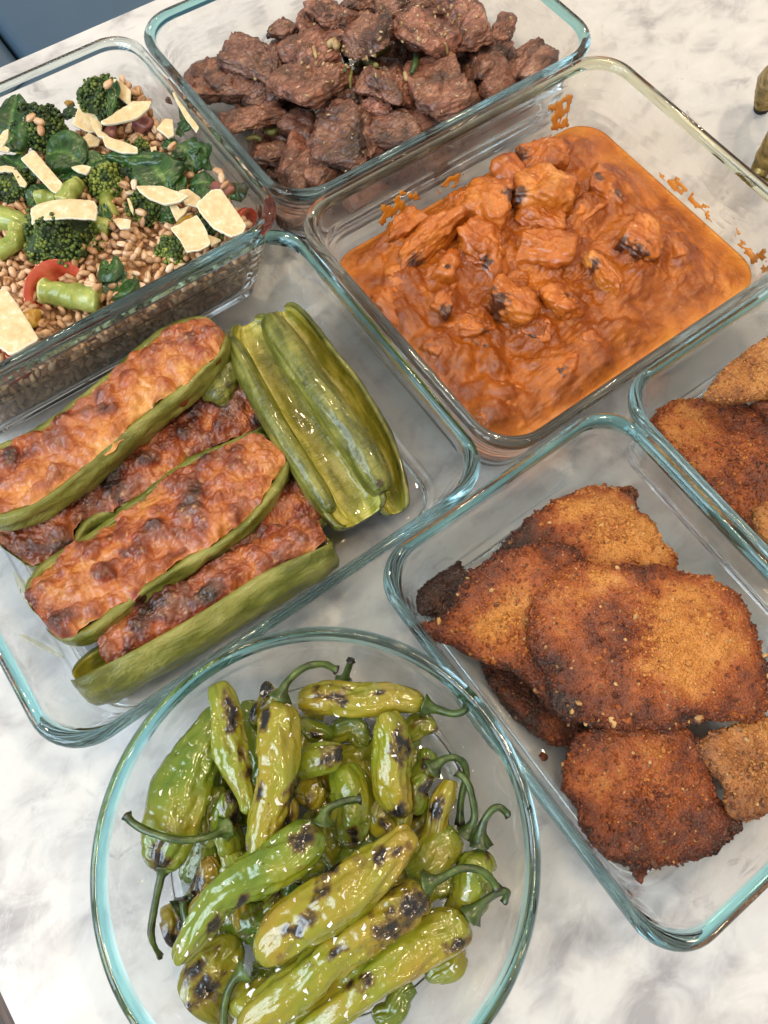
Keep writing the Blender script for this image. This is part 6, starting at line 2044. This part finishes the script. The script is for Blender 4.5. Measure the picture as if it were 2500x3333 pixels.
SH = [
 ('long straight cheese shaving resting on the largest broccoli floret', [(175, 860), (205, 845), (560, 828), (578, 850), (575, 935), (440, 942), (172, 948)], .0610, (.05, .05)),
 ('slanting cheese strip over the left spinach leaves', [(130, 598), (215, 552), (290, 640), (382, 738), (360, 792), (300, 770), (220, 690)], .0545, (0, .1)),
 ('leaf shaped cheese shaving at the back, the longest pointed one', [(615, 405), (700, 330), (800, 258), (915, 248), (900, 285), (820, 345), (720, 385), (640, 412)], .0560, (-.1, .15)),
 ('translucent cheese chip at the back left of the pointed one', [(442, 398), (490, 295), (560, 325), (615, 360), (612, 415), (540, 430)], .0480, (0, .2)),
 ('small cheese chip leaning on the rear broccoli floret', [(690, 130), (720, 138), (788, 180), (775, 244), (730, 225), (688, 195)], .0590, (.1, .3)),
 ('curved thin cheese curl in front of the pointed shaving', [(548, 352), (575, 370), (620, 440), (658, 455), (640, 472), (590, 455), (560, 410)], .0520, (0, .1)),
 ('cheese flake lying on the grains left of the thin curl', [(492, 475), (540, 440), (605, 480), (590, 512), (530, 522)], .0470, (0, .1)),
 ('white edged rectangular cheese shaving above the wide spinach leaf', [(628, 490), (660, 485), (760, 500), (825, 520), (828, 550), (740, 550), (640, 530)], .0535, (0, .25)),
 ('fan shaped cheese shaving near the right glass wall', [(942, 415), (1000, 360), (1040, 362), (1045, 440), (1010, 455)], .0530, (0, .2)),
 ('small square cheese chip below the white edged shaving', [(905, 525), (940, 515), (943, 570), (912, 572)], .0480, (0, .1)),
 ('thin white cheese stick lying against the right glass wall', [(1040, 215), (1062, 208), (1118, 300), (1180, 385), (1202, 420), (1182, 443), (1116, 350), (1066, 265)], .0585, (.1, .0)),
 ('leaf shaped cheese shaving right of centre with speckled skin', [(828, 785), (900, 770), (980, 765), (1080, 800), (1142, 835), (1080, 860), (990, 866), (900, 840), (850, 812)], .0560, (0, .1)),
 ('rounded cheese shaving tucked behind the speckled leaf shaped one', [(1075, 785), (1130, 775), (1205, 820), (1190, 875), (1110, 860)], .0520, (0, .1)),
 ('torn white cheese crumb in front of the speckled shaving', [(1020, 878), (1060, 865), (1090, 905), (1135, 875), (1110, 920), (1060, 962), (1035, 915)], .0525, (0, .1)),
 ('largest square cheese shaving, leaning by the right glass corner', [(1185, 895), (1280, 812), (1335, 806), (1410, 890), (1478, 985), (1465, 1020), (1385, 1052), (1280, 1005), (1215, 945)], .0540, (.0, .18)),
 ('second square cheese shaving with a ragged left edge, nearer the front rim', [(1030, 1030), (1110, 985), (1190, 952), (1235, 1010), (1268, 1105), (1200, 1145), (1125, 1158), (1085, 1085)], .0545, (0, .12)),
 ('cheese corner showing under the ragged edged square shaving', [(1240, 1050), (1290, 1062), (1328, 1075), (1270, 1115)], .0500, (0, .1)),
 ('biggest cheese slab at the left edge of the photo near the front rim', [(-60, 1440), (0, 1395), (45, 1375), (120, 1480), (190, 1590), (228, 1660), (100, 1740), (50, 1755), (-40, 1690)], .0570, (0, .1)),
 ('cheese chip at the far left edge next to the hanging leaf', [(-10, 470), (30, 430), (60, 420), (50, 470), (15, 510)], .0560, (0, .2)),
 ('cheese piece at the left edge under the hanging leaf', [(-20, 525), (20, 512), (62, 530), (55, 548), (-10, 545)], .0540, (0, .1)),
 ('thin cheese strip at the left edge above the broken stick', [(-20, 648), (40, 638), (92, 645), (85, 668), (30, 672), (-10, 672)], .0500, (0, .1)),
 ('broken cheese stick below the left spinach leaf', [(78, 668), (105, 660), (165, 735), (150, 755), (120, 750)], .0500, (0, .1)),
 ('little cheese chip on the leaf with the pale rib', [(432, 648), (500, 632), (552, 640), (520, 680), (470, 672)], .0530, (0, .1)),
 ('narrow white cheese sliver among grains in the middle', [(768, 838), (782, 835), (805, 895), (800, 925), (782, 890)], .0500, (0, .1)),
 ('small ridged cheese crumb below the fanned broccoli floret', [(680, 955), (720, 950), (790, 960), (780, 1000), (720, 1005)], .0480, (0, .1)),
 ('tiny white cheese flake above the narrow sliver', [(758, 795), (785, 782), (808, 785), (800, 796), (770, 802)], .0500, (0, .1)),
]
for i, (lab, pts, z, g) in enumerate(SH):
    shaving(lab, pts, z, g, 0.0011 + 0.0002 * (i % 3), 30 + i, 0.16 * ((i % 4) - 1.2))

# ---- tomato pieces
t = NT('tomato')
v = t.coord('Object')
n = t.noise(v, 90.0, 4, 0.6)
c = t.ramp(t.math('ADD', n, t.attr('tone')), [(0.3, (0.30, 0.022, 0.012)), (0.6, (0.45, 0.045, 0.020)), (1.0, (0.58, 0.16, 0.07))])
TOM = t.set(c, 0.18, t.bump(n, 0.12, 0.001), Specular_IOR_Level=0.5, Coat_Weight=0.4, Coat_Roughness=0.05)
def tomato(label, x, y, z, r0, rx, ry, rz, seed):
    D, F = ico(4)
    V = D * np.array([1.15, 1, 0.95])
    cut = V[:, 2] > 0.05
    rim = np.sqrt(V[:, 0] ** 2 / 1.3 + V[:, 1] ** 2)
    V[:, 2] = np.where(cut, 0.05 - 0.30 * (rim < 0.72) * smooth01((0.74 - rim) / 0.14) * (0.55 + 0.45 * np.cos(3 * np.arctan2(V[:, 1], V[:, 0]))), V[:, 2])
    tn = np.where(cut, 0.22 + 0.1 * noise(V * 5, seed), -0.05)
    V = V * r0 @ euler(rx, ry, rz).T
    tag(link('tomato_half', mesh_data('tomato_half', V, F, [TOM], True, {'tone': tn}), None, zA(x, y, z)), label, 'tomato half', 'cherry tomato halves in the salad')
tomato('red cherry tomato half below the largest broccoli floret', 340, 1390, .0395, .0155, .75, -.35, .4, 1)
tomato('cherry tomato half at the left edge under the biggest cheese slab', -10, 1740, .0440, .0130, .3, .2, 0, 2)
tomato('sliver of red tomato at the right glass wall under the square shaving', 1500, 975, .0360, .0090, 1.2, .6, 0, 3)
# small diced vegetables
PURPLE = mat_plain('red_onion', (0.16, 0.045, 0.045), (0.33, 0.13, 0.085), 120, 0.35)
YELLOW = mat_plain('yellow_pepper_dice', (0.42, 0.20, 0.02), (0.55, 0.33, 0.05), 120, 0.25)
for i, (lab, x, y, z, L, mt, nm, cat) in enumerate([
    ('reddish onion piece beside the leaf tip at the right wall', 1340, 770, .0445, .0075, PURPLE, 'onion_piece', 'onion'),
    ('brown olive piece between the back grains and the pointed shaving', 670, 430, .0465, .0050, PURPLE, 'olive_piece', 'olive'),
    ('purple and yellow onion piece in the grains right of the pointed shaving', 860, 370, .0455, .0065, PURPLE, 'onion_piece', 'onion'),
    ('orange yellow pepper dice right of the wide spinach leaf', 1040, 620, .0460, .0050, YELLOW, 'pepper_dice', 'pepper dice'),
    ('yellow pepper dice beside the biggest cheese slab', 185, 1530, .0455, .0050, YELLOW, 'pepper_dice', 'pepper dice'),
    ('yellow bit stuck high on the far glass wall', 410, 248, .0330, .0030, YELLOW, 'pepper_dice', 'pepper dice'),
    ('yellow green dice below the torn cheese crumb', 1120, 960, .0455, .0050, YELLOW, 'pepper_dice', 'pepper dice')]):
    Q, F, tone, nrm = chunk_shape(60 + i, L * 2, L * 1.4, L * 1.2, 3)
    o = link(nm, mesh_data(nm, Q @ rotz(i).T, F, [mt], True, {'tone': tone}), None, zA(x, y, z))
    tag(o, lab, cat)
# a few grains resting on broccoli and cheese
for i, (x, y, z) in enumerate([(185, 335, .064), (235, 360, .065), (245, 415, .064), (650, 135, .066), (745, 740, .054), (805, 740, .054), (1035, 510, .054), (1310, 660, .050), (1330, 700, .050), (1350, 740, .049), (845, 905, .052), (735, 110, .052), (760, 160, .052), (800, 190, .050), (835, 180, .050), (850, 230, .049), (760, 140, .049), (555, 1310, .052), (580, 1360, .052), (540, 1340, .052)]):
    o = link('farro_grain', GRM[i % 6], None, zA(x, y, z))
    o.rotation_euler = (i * 1.3, .3 * (i % 3 - 1), i * 2.1)
    tag(o, 'cooked tan farro grain on top of the broccoli salad', 'grain', 'farro grains in the salad')

# ------------------------------------------------------------------ brass ornament at the right edge
t = NT('rough_brass')
v = t.coord('Object')
n = t.noise(v, 160.0, 5, 0.65)
c = t.ramp(n, [(0.35, (0.17, 0.125, 0.045)), (0.55, (0.36, 0.26, 0.09)), (0.75, (0.62, 0.45, 0.14))])
BRASS = t.set(c, t.ramp(n, [(0.35, 0.55), (0.7, 0.28)]), t.bump(n, 0.6, 0.0012), Metallic=0.85)
PAD = mat_plain('dark_pad', (0.015, 0.015, 0.014), (0.03, 0.03, 0.028), 100, 0.8, attr=False)
orn = thing('brass_ornament', 'rough cast brass ornament cut off by the right edge of the photo', 'ornament', at(2560, 420, 0.0))
ob = np.array(orn.location)
def horn(pts, radii, seed):
    C = catmull([at(x, y, z) for x, y, z in pts], 40)
    V, F = tube(C, np.interp(np.linspace(0, 1, 40), np.linspace(0, 1, len(radii)), radii), 18)
    V = V + (V - np.repeat(C, 18, 0)) * (0.12 * fbm(V * 160, seed, 3))[:, None]
    return V - ob, F
for s_, (pts, rad) in enumerate([([(2484, 343, .006), (2496, 300, .016), (2512, 260, .030), (2560, 240, .045), (2640, 300, .055)], [.0055, .0075, .0080, .010, .012]),
                                  ([(2466, 570, .006), (2486, 530, .012), (2515, 480, .026), (2570, 430, .042), (2640, 380, .055)], [.0050, .0065, .0072, .010, .012])]):
    V, F = horn(pts, rad, 5 + s_)
    link('leg', mesh_data('leg', V, F, [BRASS], True), orn)
V, F = horn([(2480, 349, .0012), (2478, 347, .004)], [.0052, .0050], 8)
link('foot_pad', mesh_data('foot_pad', V, F, [PAD], True), orn)
V, F = horn([(2462, 576, .0012), (2464, 573, .004)], [.0048, .0046], 9)
link('foot_pad', mesh_data('foot_pad', V, F, [PAD], True), orn)
V, F = horn([(2475, 585, .004), (2520, 605, .004), (2580, 640, .004)], [.0022, .0024, .0022], 10)
link('crossbar', mesh_data('crossbar', V, F, [BRASS], True), orn)
V, F = horn([(2620, 300, .050), (2660, 350, .060), (2660, 420, .055)], [.016, .020, .016], 11)
link('body', mesh_data('body', V, F, [BRASS], True), orn)
